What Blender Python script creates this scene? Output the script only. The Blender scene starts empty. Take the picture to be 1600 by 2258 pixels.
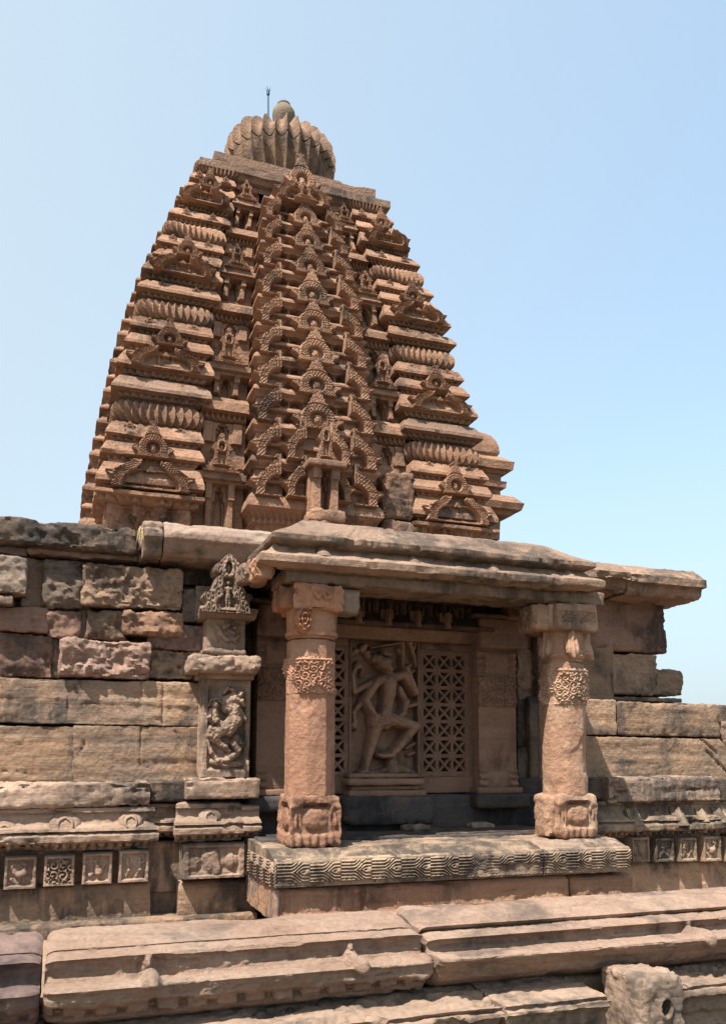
import bpy, math, random
import numpy as np
from mathutils import Matrix, Vector
R = math.radians
scene = bpy.context.scene
COL = scene.collection

# ------------------------------------------------------------------ camera
F_, YAW, PIT, ROL, CX, CY = 1841.1, .341862, .107425, .004888, 800.0, 1469.5
CAM = np.array([0.0, -8.0, 2.2])
_f = np.array([math.sin(YAW)*math.cos(PIT), math.cos(YAW)*math.cos(PIT), math.sin(PIT)])
_r = np.array([math.cos(YAW), -math.sin(YAW), 0.0]); _u = np.cross(_r, _f)
_r2 = math.cos(ROL)*_r + math.sin(ROL)*_u; _u2 = -math.sin(ROL)*_r + math.cos(ROL)*_u
cam = bpy.data.objects.new('camera', bpy.data.cameras.new('camera')); COL.objects.link(cam)
cam.matrix_world = Matrix([[_r2[i], _u2[i], -_f[i], CAM[i]] for i in range(3)] + [[0, 0, 0, 1]])
cam.data.sensor_fit = 'HORIZONTAL'; cam.data.sensor_width = 36
cam.data.lens = 36*F_/1600; cam.data.shift_y = (CY-1129)/1600
cam.data.clip_start = .1; cam.data.clip_end = 6000
scene.camera = cam

# ------------------------------------------------------------------ sky and sun
SUN = Vector((.44, .32, -1.0)).normalized()          # direction the light travels
w = bpy.data.worlds.new('World'); scene.world = w; w.use_nodes = True
nt = w.node_tree; bg = nt.nodes['Background']
sky = nt.nodes.new('ShaderNodeTexSky'); sky.sky_type = 'NISHITA'; sky.sun_disc = False
sky.sun_elevation = math.asin(-SUN.z)
sky.sun_rotation = math.atan2(-SUN.x, -SUN.y)
sky.air_density = 1.0; sky.dust_density = 3.0; sky.ozone_density = 1.0; sky.altitude = 0
tint = nt.nodes.new('ShaderNodeMix'); tint.data_type = 'RGBA'; tint.blend_type = 'MULTIPLY'; tint.inputs[0].default_value = 1
tint.inputs[7].default_value = (.92, 1.05, 1.0, 1); nt.links.new(sky.outputs[0], tint.inputs[6])
haze = nt.nodes.new('ShaderNodeMix'); haze.data_type = 'RGBA'; haze.inputs[0].default_value = .6      # milky summer haze
tc_ = nt.nodes.new('ShaderNodeTexCoord'); dt = nt.nodes.new('ShaderNodeVectorMath'); dt.operation = 'DOT_PRODUCT'     # the haze is milkier on the sun's side
dt.inputs[1].default_value = (-.95, .3, -.1); nt.links.new(tc_.outputs['Generated'], dt.inputs[0])
mr = nt.nodes.new('ShaderNodeMapRange'); mr.inputs['From Min'].default_value = -.45; mr.inputs['From Max'].default_value = .5
mr.inputs['To Min'].default_value = .40; mr.inputs['To Max'].default_value = .92; nt.links.new(dt.outputs['Value'], mr.inputs['Value'])
sx_ = nt.nodes.new('ShaderNodeSeparateXYZ'); nt.links.new(tc_.outputs['Generated'], sx_.inputs[0])               # and thicker towards the horizon
m2 = nt.nodes.new('ShaderNodeMapRange'); m2.inputs['From Min'].default_value = .62; m2.inputs['From Max'].default_value = .02
m2.inputs['To Min'].default_value = 0; m2.inputs['To Max'].default_value = .95; nt.links.new(sx_.outputs['Z'], m2.inputs['Value'])
mx_ = nt.nodes.new('ShaderNodeMath'); mx_.operation = 'MAXIMUM'; nt.links.new(mr.outputs[0], mx_.inputs[0]); nt.links.new(m2.outputs[0], mx_.inputs[1])
nt.links.new(mx_.outputs[0], haze.inputs[0]); haze.inputs[7].default_value = (1.84, 2.17, 2.36, 1); nt.links.new(tint.outputs[2], haze.inputs[6])
nt.links.new(haze.outputs[2], bg.inputs[0]); bg.inputs[1].default_value = .15
ld = bpy.data.lights.new('sun', 'SUN'); ld.energy = 4.2; ld.angle = R(.5); ld.color = (1, .95, .87)
lo = bpy.data.objects.new('sun', ld); COL.objects.link(lo)
lo.rotation_euler = SUN.to_track_quat('-Z', 'Y').to_euler(); lo.location = (-10, -10, 30)
vs = scene.view_settings; vs.view_transform = 'Standard'; vs.look = 'None'; vs.exposure = 1.3; vs.gamma = 1
scene.cycles.max_bounces = 6

# ------------------------------------------------------------------ numeric helpers
def ray(px, py): return _f + _r2*(px-CX)/F_ - _u2*(py-CY)/F_
def P(px, py, Y):
    "the point of the vertical plane at depth Y that the photo shows at (px, py)"
    d = ray(px, py); return CAM + d*(Y-CAM[1])/d[1]
def PX(px, py, Y): return float(P(px, py, Y)[0])
def PZ(px, py, Y): return float(P(px, py, Y)[2])

def sm(a, b, x):
    t = np.clip((np.asarray(x, float)-a)/(b-a), 0, 1); return t*t*(3-2*t)
def _hash(ix, iy, iz, s):
    n = (ix*374761393 + iy*668265263 + iz*2147483647 + s*1274126177) & 0xffffffff
    n = ((n ^ (n >> 13))*1274126177) & 0xffffffff
    n = ((n ^ (n >> 16))*2246822519) & 0xffffffff
    return ((n ^ (n >> 15)) & 0xffffff)/16777215.0*2-1
def noise(p, s=0):
    p = np.asarray(p, float); i = np.floor(p).astype(np.int64); f = p-i; f = f*f*(3-2*f)
    out = 0
    for dx in (0, 1):
        wx = f[..., 0] if dx else 1-f[..., 0]
        for dy in (0, 1):
            wy = f[..., 1] if dy else 1-f[..., 1]
            for dz in (0, 1):
                wz = f[..., 2] if dz else 1-f[..., 2]
                out = out + wx*wy*wz*_hash(i[..., 0]+dx, i[..., 1]+dy, i[..., 2]+dz, s)
    return out
def fbm(p, s=0, o=4, g=.5):
    p = np.asarray(p, float); a = 1.0; t = 0; n = 0
    for k in range(o):
        t = t + a*noise(p, s+k*17); n += a; p = p*2.03+11.7; a *= g
    return t/n
def p3(x, y, z): return np.stack(np.broadcast_arrays(np.asarray(x, float), np.asarray(y, float), np.asarray(z, float)), -1)

# ------------------------------------------------------------------ object helpers
def tag(o, label=None, cat=None, group=None, kind=None):
    if label: o['label'] = label
    if cat: o['category'] = cat
    if group: o['group'] = group
    if kind: o['kind'] = kind
    return o
def thing(name, label, cat, loc=(0, 0, 0), group=None):
    o = bpy.data.objects.new(name, None); COL.objects.link(o); o.location = loc; o.empty_display_size = .3
    return tag(o, label, cat, group)
def world_loc(o):
    v = Vector(o.location)
    while o.parent: o = o.parent; v = v+Vector(o.location)
    return v
def mesh(name, V, Q, mat, parent=None, extra=(), angle=40, smooth=True):
    """V (N,3) world coordinates, Q (M,4) quads, extra = list of n-gons"""
    V = np.asarray(V, float).reshape(-1, 3); Q = np.asarray(Q, np.int64).reshape(-1, 4)
    if parent is not None and parent.get('local') is None:
        V = V-np.array(world_loc(parent))
    me = bpy.data.meshes.new(name)
    loops = [Q.ravel()]+[np.asarray(e, np.int64) for e in extra]
    loops = np.concatenate(loops)
    tot = np.concatenate([np.full(len(Q), 4), np.array([len(e) for e in extra], int)]).astype(int)
    start = np.concatenate([[0], np.cumsum(tot)[:-1]])
    me.vertices.add(len(V)); me.vertices.foreach_set('co', V.ravel())
    me.loops.add(len(loops)); me.loops.foreach_set('vertex_index', loops.astype(np.int32))
    me.polygons.add(len(tot)); me.polygons.foreach_set('loop_start', start.astype(np.int32))
    me.polygons.foreach_set('loop_total', tot.astype(np.int32))
    me.update(calc_edges=True); me.validate()
    me.materials.append(mat)
    if smooth:
        me.shade_smooth()
        try: me.set_sharp_from_angle(angle=R(angle))
        except Exception: pass
    o = bpy.data.objects.new(name, me); COL.objects.link(o)
    if parent is not None: o.parent = parent
    return o
def join_geo(parts):
    Vs, Qs, Es, n = [], [], [], 0
    for g in parts:
        V, Q = g[0], g[1]; E = g[2] if len(g) > 2 else ()
        V = np.asarray(V).reshape(-1, 3)
        Vs.append(V); Qs.append(np.asarray(Q).reshape(-1, 4)+n)
        Es += [np.asarray(e)+n for e in E]; n += len(V)
    return np.concatenate(Vs), np.concatenate(Qs), Es
def grid_q(nr, nc, wrap=False, off=0):
    i = np.arange(nr-1)[:, None]; j = np.arange(nc if wrap else nc-1)[None]
    a = i*nc+j; b = i*nc+(j+1) % nc; c = (i+1)*nc+(j+1) % nc; d = (i+1)*nc+j
    return (np.stack([a, b, c, d], -1).reshape(-1, 4)+off)

def box_geo(lo, hi, r=.02, g=.03, fn=None, wear=.0, amp=.004, sc=6, seed=0, layer=.0):
    """rounded, subdivided, weathered box; fn(p, n) may return an extra displacement along n"""
    lo = np.array(lo, float); hi = np.array(hi, float); r = min(r, (hi-lo).min()*.45)
    ax = []
    for k in range(3):
        n = max(1, int(round((hi[k]-lo[k]-2*r)/g)))
        m = np.linspace(lo[k]+r, hi[k]-r, n+1)
        ax.append(np.concatenate([[lo[k], lo[k]+r*.3], m, [hi[k]-r*.3, hi[k]]]))
    V = []; Q = []; off = 0
    for k in range(3):
        a, b = [(1, 2), (2, 0), (0, 1)][k]
        A, B = np.meshgrid(ax[a], ax[b], indexing='ij')
        for side in (0, 1):
            p = np.zeros(A.shape+(3,)); p[..., a] = A; p[..., b] = B; p[..., k] = (lo, hi)[side][k]
            q = grid_q(A.shape[0], A.shape[1], off=off)
            if side == 0: q = q[:, ::-1]
            V.append(p.reshape(-1, 3)); Q.append(q); off += A.size
    V = np.concatenate(V); Q = np.concatenate(Q)
    _, idx, inv = np.unique(np.round(V, 5), axis=0, return_index=True, return_inverse=True)
    V = V[idx]; Q = inv.reshape(-1)[Q]
    inn = np.clip(V, lo+r, hi-r); d = V-inn; L = np.linalg.norm(d, axis=1, keepdims=True)
    n = d/L; edge = np.clip((L[:, 0]/r-1)/.42, 0, 1.6)
    V = inn+n*r
    D = amp*.8*fbm(V*sc, seed, 4, .6)+amp*.8*fbm(V*sc*3.3, seed+5, 3, .65)
    if layer: D = D+layer*fbm(V*np.array([1.2, 1.2, 16]), seed+9, 3)
    if wear:
        e = np.exp(-np.min(np.partition(np.abs(np.minimum(V-lo, hi-V)), 1, axis=1)[:, 1:2], axis=1)/(.05+wear))
        D = D-wear*e*sm(-.05, .35, fbm(V*8, seed+3, 4, .6))
    if fn is not None: D = D+fn(V, n)
    return V+n*D[:, None], Q
def box(name, lo, hi, mat, parent=None, **k):
    a = k.pop('angle', 45)
    V, Q = box_geo(lo, hi, **k); return mesh(name, V, Q, mat, parent, angle=a)

def resample(pts, g, closed=False):
    pts = [tuple(p) for p in pts]
    if closed: pts = pts+[pts[0]]
    out = []
    for a, b in zip(pts[:-1], pts[1:]):
        n = max(1, int(math.ceil(math.dist(a, b)/g)))
        for i in range(n): out.append([a[k]+(b[k]-a[k])*i/n for k in range(len(a))])
    if not closed: out.append(list(pts[-1]))
    return np.array(out)
def mould_geo(prof, x0, x1, g=.03, gp=.02, amp=.004, sc=6, seed=0, chip=0., fn=None, layer=.0, bow=0., mitre=(0, 0)):
    """closed (Y,Z) profile swept along X; order must run so the front side comes first going down"""
    pr = resample(prof, gp, True); m = len(pr)
    t = np.roll(pr, -1, 0)-np.roll(pr, 1, 0); nrm = np.stack([t[:, 1], -t[:, 0]], 1)
    nrm /= np.linalg.norm(nrm, axis=1, keepdims=True)+1e-9
    c = pr.mean(0)
    area = .5*np.sum(pr[:, 0]*np.roll(pr[:, 1], -1)-np.roll(pr[:, 0], -1)*pr[:, 1])
    if area < 0: nrm = -nrm
    nx = max(2, int((x1-x0)/g)+1); xs = np.linspace(x0, x1, nx)
    X = xs[:, None]*np.ones(m)[None]; Y = np.ones(nx)[:, None]*pr[None, :, 0]; Z = np.ones(nx)[:, None]*pr[None, :, 1]
    fr = (c[0]-Y)                                            # how far in front of the middle
    X = X+np.where(X > (x0+x1)/2, 1, -1)*0 + (-mitre[0]*fr)*((x1-X)/(x1-x0)) + (mitre[1]*fr)*((X-x0)/(x1-x0))
    p = p3(X, Y, Z)
    D = amp*.7*fbm(p*sc, seed, 4, .6)+amp*.8*fbm(p*sc*3.3, seed+7, 3, .65)
    if layer: D = D+layer*fbm(p*np.array([1.2, 10, 18]), seed+9, 4, .6)
    if chip: D = D-chip*sm(.12, .34, fbm(p*np.array([3.4, 7, 7]), seed+3, 4, .6))
    if fn is not None: D = D+fn(p)
    Y = Y+nrm[None, :, 0]*D; Z = Z+nrm[None, :, 1]*D+bow*np.sin((X-x0)*1.7+seed)
    ed = np.minimum(X-x0, x1-X); 
    V = p3(X, Y, Z)
    # softened end rows
    for e, s in ((0, 1), (-1, -1)):
        cc = V[e].mean(0); V[e] = cc+(V[e]-cc)*.975
        V[e][:, 0] += s*0.0 + .006*noise(V[e]*9, seed)
    Q = grid_q(nx, m, True)
    if area > 0: Q = Q[:, ::-1]
    c0 = list(range(m)); c1 = list(range((nx-1)*m, nx*m))
    ex = [c0 if area < 0 else c0[::-1], c1[::-1] if area < 0 else c1]
    return V.reshape(-1, 3), Q, ex
def mould(name, prof, x0, x1, mat, parent=None, **k):
    a = k.pop('angle', 45)
    V, Q, ex = mould_geo(prof, x0, x1, **k)
    return mesh(name, V, Q, mat, parent, extra=ex, angle=a)

def relief_geo(L, Rr, v0, v1, nx, ny, hfn, mapf, back):
    """grid between the side curves L(v), R(v); h = hfn(u, v); mapf(u, v, h) -> points; closed by a skirt to h=back"""
    v = np.linspace(v0, v1, ny)[:, None]; t = np.linspace(0, 1, nx)[None]
    l = L(v) if callable(L) else np.full_like(v, L); r = Rr(v) if callable(Rr) else np.full_like(v, Rr)
    U = l+(r-l)*t; Vv = v+0*t
    H = hfn(U, Vv)
    U2 = np.pad(U, 1, mode='edge'); V2 = np.pad(Vv, 1, mode='edge'); H2 = np.pad(H, 1, constant_values=back)
    pts = mapf(U2, V2, H2)
    return pts.reshape(-1, 3), grid_q(ny+2, nx+2)
def relief(name, L, Rr, v0, v1, nx, ny, hfn, mapf, back, mat, parent=None, angle=50):
    V, Q = relief_geo(L, Rr, v0, v1, nx, ny, hfn, mapf, back)
    return mesh(name, V, Q, mat, parent, angle=angle)
def plane_map(Y):
    return lambda U, V, H: p3(U, Y-H, V)
def bump(d, r): return np.sqrt(np.clip(1-(d/r)**2, 0, 1))
def caps(U, V, L, k=.012, base=-1.):
    """smooth union of ball-swept segments: (x0,z0,r0, x1,z1,r1, lift)"""
    H = np.full(U.shape, base, float)
    for c in L:
        x0, z0, r0, x1, z1, r1, lift = c
        dx, dz = x1-x0, z1-z0; q = dx*dx+dz*dz+1e-12
        t = np.clip(((U-x0)*dx+(V-z0)*dz)/q, 0, 1)
        d = np.hypot(U-x0-dx*t, V-z0-dz*t); r = r0+(r1-r0)*t
        h = np.where(d < r, lift+np.sqrt(np.clip(r*r-d*d, 0, None)), lift-(d-r)*6)
        H = np.where(np.abs(H-h) < k*3, np.maximum(H, h)+np.clip(k*3-np.abs(H-h), 0, None)**2/(12*k), np.maximum(H, h))
    return H
def scroll(U, V, cell, seed=0, turns=7.):
    "carved scrollwork: spirals round jittered centres"
    a = U/cell; b = V/cell; best = np.full(U.shape, 9.); hh = np.zeros(U.shape)
    ia = np.floor(a).astype(np.int64); ib = np.floor(b).astype(np.int64)
    for i in (-1, 0, 1):
        for j in (-1, 0, 1):
            ca = ia+i; cb = ib+j
            x = ca+.5+.22*_hash(ca, cb, ca*0, seed); y = cb+.5+.22*_hash(ca, cb, ca*0+1, seed)
            d = np.hypot(a-x, b-y); s = np.where((ca+cb) % 2 == 0, 1, -1)
            g = np.cos(s*np.arctan2(b-y, a-x)+turns*2*d)
            m = d < best; best = np.where(m, d, best); hh = np.where(m, g, hh)
    return np.clip(hh*1.3, -1, 1)*.5+.5
def meander(U, V, v0, v1, unit):
    "parallel grooves that fork and curl, repeated along a band"
    u = (U/unit) % 1.0; q = (V-(v0+v1)/2)/((v1-v0)/2); a = np.abs(q)
    st = a-.86*sm(.42, .84, u)
    h = sm(-.5, .5, np.cos(2*math.pi*2.9*st))
    lens = bump(np.hypot((u-.95)/.12, q/.42), 1.)*.9
    side = bump(np.hypot((u-.22)/.30, (a-1.0)/.40), 1.)*(.5+.4*np.cos(38*u+9*a))
    h = np.maximum(h*.8, np.maximum(lens*1.1, side*.8))
    return h

# ------------------------------------------------------------------ materials
def lin(c): return tuple(((x/255)/12.92 if x/255 <= .04045 else ((x/255+.055)/1.055)**2.4) for x in c)+(1,)
def stone(name, a, b, c=None, dark=None, dk=.0, bump=.5, strata=.35, sc=1.0, rough=.92, light=None, lt=0., streak=1.0):
    """weathered sandstone: a/b large mottling, c streaks of the bedding, dark patina patches"""
    def adj(c_):                                              # warm greys rather than pure orange, mid albedo
        if c_ is None: return None
        g_ = .3*c_[0]+.5*c_[1]+.2*c_[2]; return tuple((x*.80+g_*.20)*.83 for x in c_)
    a, b, c, dark, light = map(adj, (a, b, c, dark, light))
    m = bpy.data.materials.new(name); m.use_nodes = True; n = m.node_tree.nodes; L = m.node_tree.links
    bs = n['Principled BSDF']; bs.inputs['Roughness'].default_value = rough
    bs.inputs['Specular IOR Level'].default_value = .2
    geo = n.new('ShaderNodeNewGeometry'); oi = n.new('ShaderNodeObjectInfo')
    def mapn(s, rndm=1.0):
        mp = n.new('ShaderNodeMapping'); mp.inputs['Scale'].default_value = s
        L.new(geo.outputs['Position'], mp.inputs['Vector'])
        ad = n.new('ShaderNodeVectorMath'); ad.operation = 'MULTIPLY_ADD'
        cb = n.new('ShaderNodeCombineXYZ')
        for k in range(3): L.new(oi.outputs['Random'], cb.inputs[k])
        ad.inputs[1].default_value = (13.*rndm, 29.*rndm, 7.*rndm)
        L.new(cb.outputs[0], ad.inputs[0]); L.new(mp.outputs[0], ad.inputs[2]); return ad.outputs[0]
    def nz(vec, scale, det=6, ro=.6, dist=0.):
        t = n.new('ShaderNodeTexNoise'); t.inputs['Scale'].default_value = scale; t.inputs['Detail'].default_value = det
        t.inputs['Roughness'].default_value = ro; t.inputs['Distortion'].default_value = dist
        L.new(vec, t.inputs['Vector']); return t.outputs['Fac']
    def ramp(f, lo, hi):
        t = n.new('ShaderNodeMapRange'); t.inputs['From Min'].default_value = lo; t.inputs['From Max'].default_value = hi
        t.interpolation_type = 'SMOOTHSTEP'; L.new(f, t.inputs['Value']); return t.outputs[0]
    def mix(f, x, y, mode='MIX'):
        t = n.new('ShaderNodeMix'); t.data_type = 'RGBA'; t.blend_type = mode
        if isinstance(f, float): t.inputs[0].default_value = f
        else: L.new(f, t.inputs[0])
        for s, v in ((6, x), (7, y)):
            if isinstance(v, tuple): t.inputs[s].default_value = v
            else: L.new(v, t.inputs[s])
        return t.outputs[2]
    def mul(f, k):
        t = n.new('ShaderNodeMath'); t.operation = 'MULTIPLY'
        L.new(f, t.inputs[0])
        if isinstance(k, float): t.inputs[1].default_value = k
        else: L.new(k, t.inputs[1])
        return t.outputs[0]
    base = mapn((1, 1, 1)); lay = mapn((.5, .5, 6.5)); dr = mapn((3.2, 3.2, .55))
    col = mix(ramp(nz(base, 1.7*sc, 6, .62, .6), .36, .64), lin(a), lin(b))
    if c: col = mix(mul(ramp(nz(lay, 2.1*sc, 5, .6, .9), .45, .70), .62), col, lin(c))
    # per stone shade
    hv = n.new('ShaderNodeHueSaturation'); t = n.new('ShaderNodeMapRange')
    t.inputs['To Min'].default_value = .82; t.inputs['To Max'].default_value = 1.15
    L.new(oi.outputs['Random'], t.inputs['Value']); L.new(t.outputs[0], hv.inputs['Value'])
    L.new(col, hv.inputs['Color']); col = hv.outputs[0]
    # bedding lines
    ln = nz(mapn((.8, .8, 14)), 2.6, 7, .75, .8)
    col = mix(mul(ramp(ln, .5, .72), strata), col, mix(1.0, col, lin((150, 128, 112)), 'MULTIPLY'))
    # grain
    gr = nz(base, 30, 7, .85)
    sp = n.new('ShaderNodeMapRange'); sp.inputs['From Min'].default_value = .25; sp.inputs['From Max'].default_value = .75
    sp.inputs['To Min'].default_value = .66; sp.inputs['To Max'].default_value = 1.28; L.new(gr, sp.inputs['Value'])
    h2 = n.new('ShaderNodeHueSaturation'); L.new(sp.outputs[0], h2.inputs['Value']); L.new(col, h2.inputs['Color']); col = h2.outputs[0]
    if light: col = mix(mul(ramp(nz(base, 2.9, 7, .68, .3), .5, .66), float(lt)), col, lin(light))
    if dark and dk > 0:
        big = ramp(nz(base, 1.3, 5, .62, .4), .60-.30*dk, .74-.22*dk)
        st = ramp(nz(dr, 2.2*streak, 6, .66, .3), .33, .56)
        fine = ramp(nz(base, 9., 5, .7), .24, .5)
        col = mix(mul(mul(mul(big, st), fine), .85), col, lin(dark))
    L.new(col, bs.inputs['Base Color'])
    # surface
    b1 = n.new('ShaderNodeBump'); b1.inputs['Strength'].default_value = bump; b1.inputs['Distance'].default_value = .030
    hgt = n.new('ShaderNodeMath'); hgt.operation = 'ADD'
    v = n.new('ShaderNodeTexVoronoi'); v.inputs['Scale'].default_value = 26; v.feature = 'SMOOTH_F1'
    L.new(base, v.inputs['Vector'])
    x1 = mul(nz(base, 15, 10, .74), 1.0); L.new(x1, hgt.inputs[0]); L.new(mul(v.outputs['Distance'], .35), hgt.inputs[1])
    h3 = n.new('ShaderNodeMath'); h3.operation = 'ADD'; L.new(hgt.outputs[0], h3.inputs[0])
    L.new(mul(ln, .25+strata*.5), h3.inputs[1])
    L.new(h3.outputs[0], b1.inputs['Height']); L.new(b1.outputs[0], bs.inputs['Normal'])
    return m
M = dict(
    tower=stone('tower_sandstone', (196, 142, 106), (174, 122, 92), (202, 152, 118), (80, 68, 62), .45, .95, .2),
    tower_grey=stone('tower_grey_stone', (164, 126, 104), (172, 128, 100), (150, 116, 98), (76, 64, 58), .45, .9, .3),
    disc=stone('crown_stone', (182, 140, 108), (166, 124, 96), (192, 154, 122), (84, 70, 60), .5, .9, .15),
    finial=stone('finial_stone', (172, 148, 124), (150, 128, 104), None, (90, 82, 74), .3, .4, .1),
    ashlar=stone('ashlar_stone', (204, 160, 122), (172, 142, 118), (208, 148, 102), (70, 66, 64), .62, .9, .35),
    tan=stone('tan_stone', (190, 154, 128), (172, 136, 110), (200, 164, 136), (78, 72, 68), .55, .7, .35),
    coping=stone('coping_stone', (196, 156, 130), (182, 142, 116), (204, 170, 142), (112, 92, 82), .35, .9, .4),
    purple=stone('purple_stone', (158, 124, 112), (142, 112, 102), (170, 132, 114), (80, 66, 66), .3, .8, .3),
    pink=stone('pink_stone', (182, 142, 122), (164, 124, 104), (190, 150, 128), (100, 76, 70), .25, .8, .2),
    red=stone('red_brown_stone', (168, 122, 100), (154, 114, 94), (180, 134, 108), (66, 54, 50), .5, .7, .3),
    orange=stone('orange_stone', (190, 138, 102), (174, 124, 94), (200, 152, 114), (96, 70, 56), .35, .7, .3),
    rough=stone('brown_rough_stone', (182, 146, 116), (158, 120, 96), (192, 150, 116), (78, 66, 58), .4, 1., .3),
    dark=stone('dark_stained_stone', (118, 98, 84), (140, 112, 90), (92, 80, 72), (56, 50, 48), .8, .7, .4),
    black=stone('near_black_stone', (70, 66, 66), (84, 76, 74), (108, 84, 70), (44, 42, 44), .6, .35, .25, light=(150, 108, 82), lt=.25),  # near-black mottled stone with faint brown patches
    pillar_red=stone('red_pillar_stone', (206, 144, 108), (192, 132, 100), None, (120, 84, 66), .3, .8, .03, light=(208, 160, 130), lt=.35),
    pillar_tan=stone('tan_pillar_stone', (206, 158, 124), (192, 138, 104), None, (112, 88, 72), .35, .8, .03, light=(212, 176, 144), lt=.4),
    capital=stone('capital_stone', (204, 144, 104), (206, 128, 86), (198, 152, 122), (120, 84, 64), .3, .5, .1),
    roof=stone('porch_roof_stone', (188, 148, 120), (170, 132, 106), (196, 158, 130), (88, 76, 68), .6, .9, .45),
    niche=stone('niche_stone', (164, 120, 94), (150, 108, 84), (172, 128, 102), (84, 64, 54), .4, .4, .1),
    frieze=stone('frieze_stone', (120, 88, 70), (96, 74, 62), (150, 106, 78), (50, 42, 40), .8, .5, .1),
    cornice=stone('grey_cornice_stone', (176, 150, 128), (164, 130, 110), (190, 160, 134), (92, 82, 76), .45, .5, .25),
    slab=stone('carved_slab_stone', (190, 158, 126), (170, 136, 108), (202, 166, 130), (62, 57, 55), .95, .6, .3, streak=.5),
    ground=stone('dry_earth', (118, 104, 80), (96, 92, 66), None, (110, 94, 74), .3, .6, .0),
)
def plain(name, c, rough=.6, metal=0.):
    m = bpy.data.materials.new(name); m.use_nodes = True; n = m.node_tree.nodes; b = n['Principled BSDF']
    t = n.new('ShaderNodeTexNoise'); t.inputs['Scale'].default_value = 30
    x = n.new('ShaderNodeMix'); x.data_type = 'RGBA'; x.inputs[6].default_value = lin(c)
    x.inputs[7].default_value = lin(tuple(v*.8 for v in c)); m.node_tree.links.new(t.outputs['Fac'], x.inputs[0])
    m.node_tree.links.new(x.outputs[2], b.inputs['Base Color']); b.inputs['Roughness'].default_value = rough
    b.inputs['Metallic'].default_value = metal; return m
M['metal'] = plain('weathered_rod_metal', (44, 84, 110), .5, .3)
M['grass'] = plain('dry_straw', (196, 170, 120), .8)

# ------------------------------------------------------------------ ground
def ground():
    xs = np.concatenate([np.linspace(-3000, -30, 12), np.linspace(-24, 40, 60), np.linspace(50, 3000, 12)])
    ys = np.concatenate([np.linspace(-3000, -30, 12), np.linspace(-24, 40, 60), np.linspace(50, 3000, 12)])
    X, Y = np.meshgrid(xs, ys); Z = .03*fbm(p3(X*.4, Y*.4, 0), 3, 3)
    o = mesh('ground', p3(X, Y, Z), grid_q(len(ys), len(xs)), M['ground']); tag(o, kind='structure')
ground()

# ================================================================== TOWER
XC, YC = 3.15, 5.84
ZT = [4.0, 4.6, 5.43, 6.2, 7.15, 8.25, 9.05, 9.92, 10.67, 11.3, 11.95]
WT = [2.95, 2.9, 2.84, 2.80, 2.66, 2.48, 2.32, 2.08, 1.82, 1.62, 1.36]
def tw(z): return np.interp(z, ZT, WT)
tower = thing('temple_tower', 'tall curved brown sandstone temple tower of many carved tiers under a ribbed crown', 'tower', (XC, YC, 4.0))
TO = np.array([XC, YC, 0.])
IN = .565

# --- core
zc = np.array([3.9, 4.6, 5.4, 6.2, 7.15, 8.25, 9.05, 9.92, 10.67, 11.4])
rows = [[(XC+sx*(tw(z)-.34), YC+sy*(tw(z)-.34), z) for sx, sy in ((-1, -1), (1, -1), (1, 1), (-1, 1))] for z in zc]
mesh('core', np.array(rows), grid_q(len(zc), 4, True), M['tower'], tower, extra=[list(range(4*len(zc)-4, 4*len(zc)))], smooth=False)

def corner_geo(z0, z1, rws, side=44, amp=.008, seed=0, nich=None):
    """closed ring round the front left corner block; rws = (fraction, outward offset, dentil depth)"""
    zz = np.array([z0+(z1-z0)*r[0] for r in rws]); oo = np.array([r[1] for r in rws]); dd = np.array([r[2] if len(r) > 2 else 0 for r in rws])
    t = np.arange(side)/side; m = 4*side
    a = np.zeros((len(zz), m)); b = np.zeros((len(zz), m)); k = np.arange(m)
    W = tw(zz)[:, None]; den = (np.floor(k/2) % 2)[None]*dd[:, None]
    c = .5*(1+IN)*W
    s = k//side; tt = (k % side)/side
    ux = np.where(s == 0, -1+2*tt, np.where(s == 1, 1, np.where(s == 2, 1-2*tt, -1)))[None]
    uy = np.where(s == 0, 1, np.where(s == 1, 1-2*tt, np.where(s == 2, -1, -1+2*tt)))[None]
    Z = zz[:, None]+0*ux
    pn = p3((c+ux*.6)*1., (c+uy*.6), Z)
    o = oo[:, None]-den+amp*1.2*fbm(pn*9, seed, 4, .65)-.035*sm(.22, .45, fbm(pn*3.4, seed+4, 4, .6))*(dd[:, None] == 0)
    if nich is not None: o = o-nich(tt[None], Z)
    half = .5*(1-IN)*W+o
    a = c+ux*half; b = c+uy*half
    return p3(XC-a, YC-b, Z+.010*fbm(pn*2.6, seed+8, 3)), grid_q(len(zz), m, True)
def kap(e, d=.03, base=-.10):
    """sloping eave: dentils below, lip, curved back"""
    return [(0, base), (.05, base), (.06, base+e*.30), (.09, base+e*.45, d), (.22, base+e*.48, d), (.23, base+e*.66), (.27, base+e*.68),
            (.28, base+e*.98), (.29, base+e), (.44, base+e), (.45, base+e*.97), (.66, base+e*.80), (.88, base+e*.60), (.90, base+e*.34), (1.0, base+e*.30)]
ST = [5.28, 6.98, 8.60, 10.08, 11.52]
def niche(x, z, w, h):
    "stepped niche cut, x from its middle, z from its foot; returns depth 0..1"
    x = np.abs(x); f = z/h
    w1 = np.where(f < .5, .5, np.where(f < .68, .34, np.where(f < .84, .18, 0)))*w
    w2 = np.where(f < .62, .5, np.where(f < .80, .36, np.where(f < .95, .2, 0)))*w*1.35
    return np.where((x < w1) & (f > 0) & (f < .84), 1., np.where((x < w2) & (f > 0) & (f < .95), .45, 0.))
def frieze_niches(tt, Z): return sum(.10*niche(tt-c_, Z-5.0, .24, .52) for c_ in (.2, .5, .8))-.04*((np.abs(tt-.35) < .045)+(np.abs(tt-.65) < .045)+(np.abs(tt-.05) < .04)+(np.abs(tt-.95) < .04))*(Z < 5.5)*(Z > 5.0)
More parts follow.
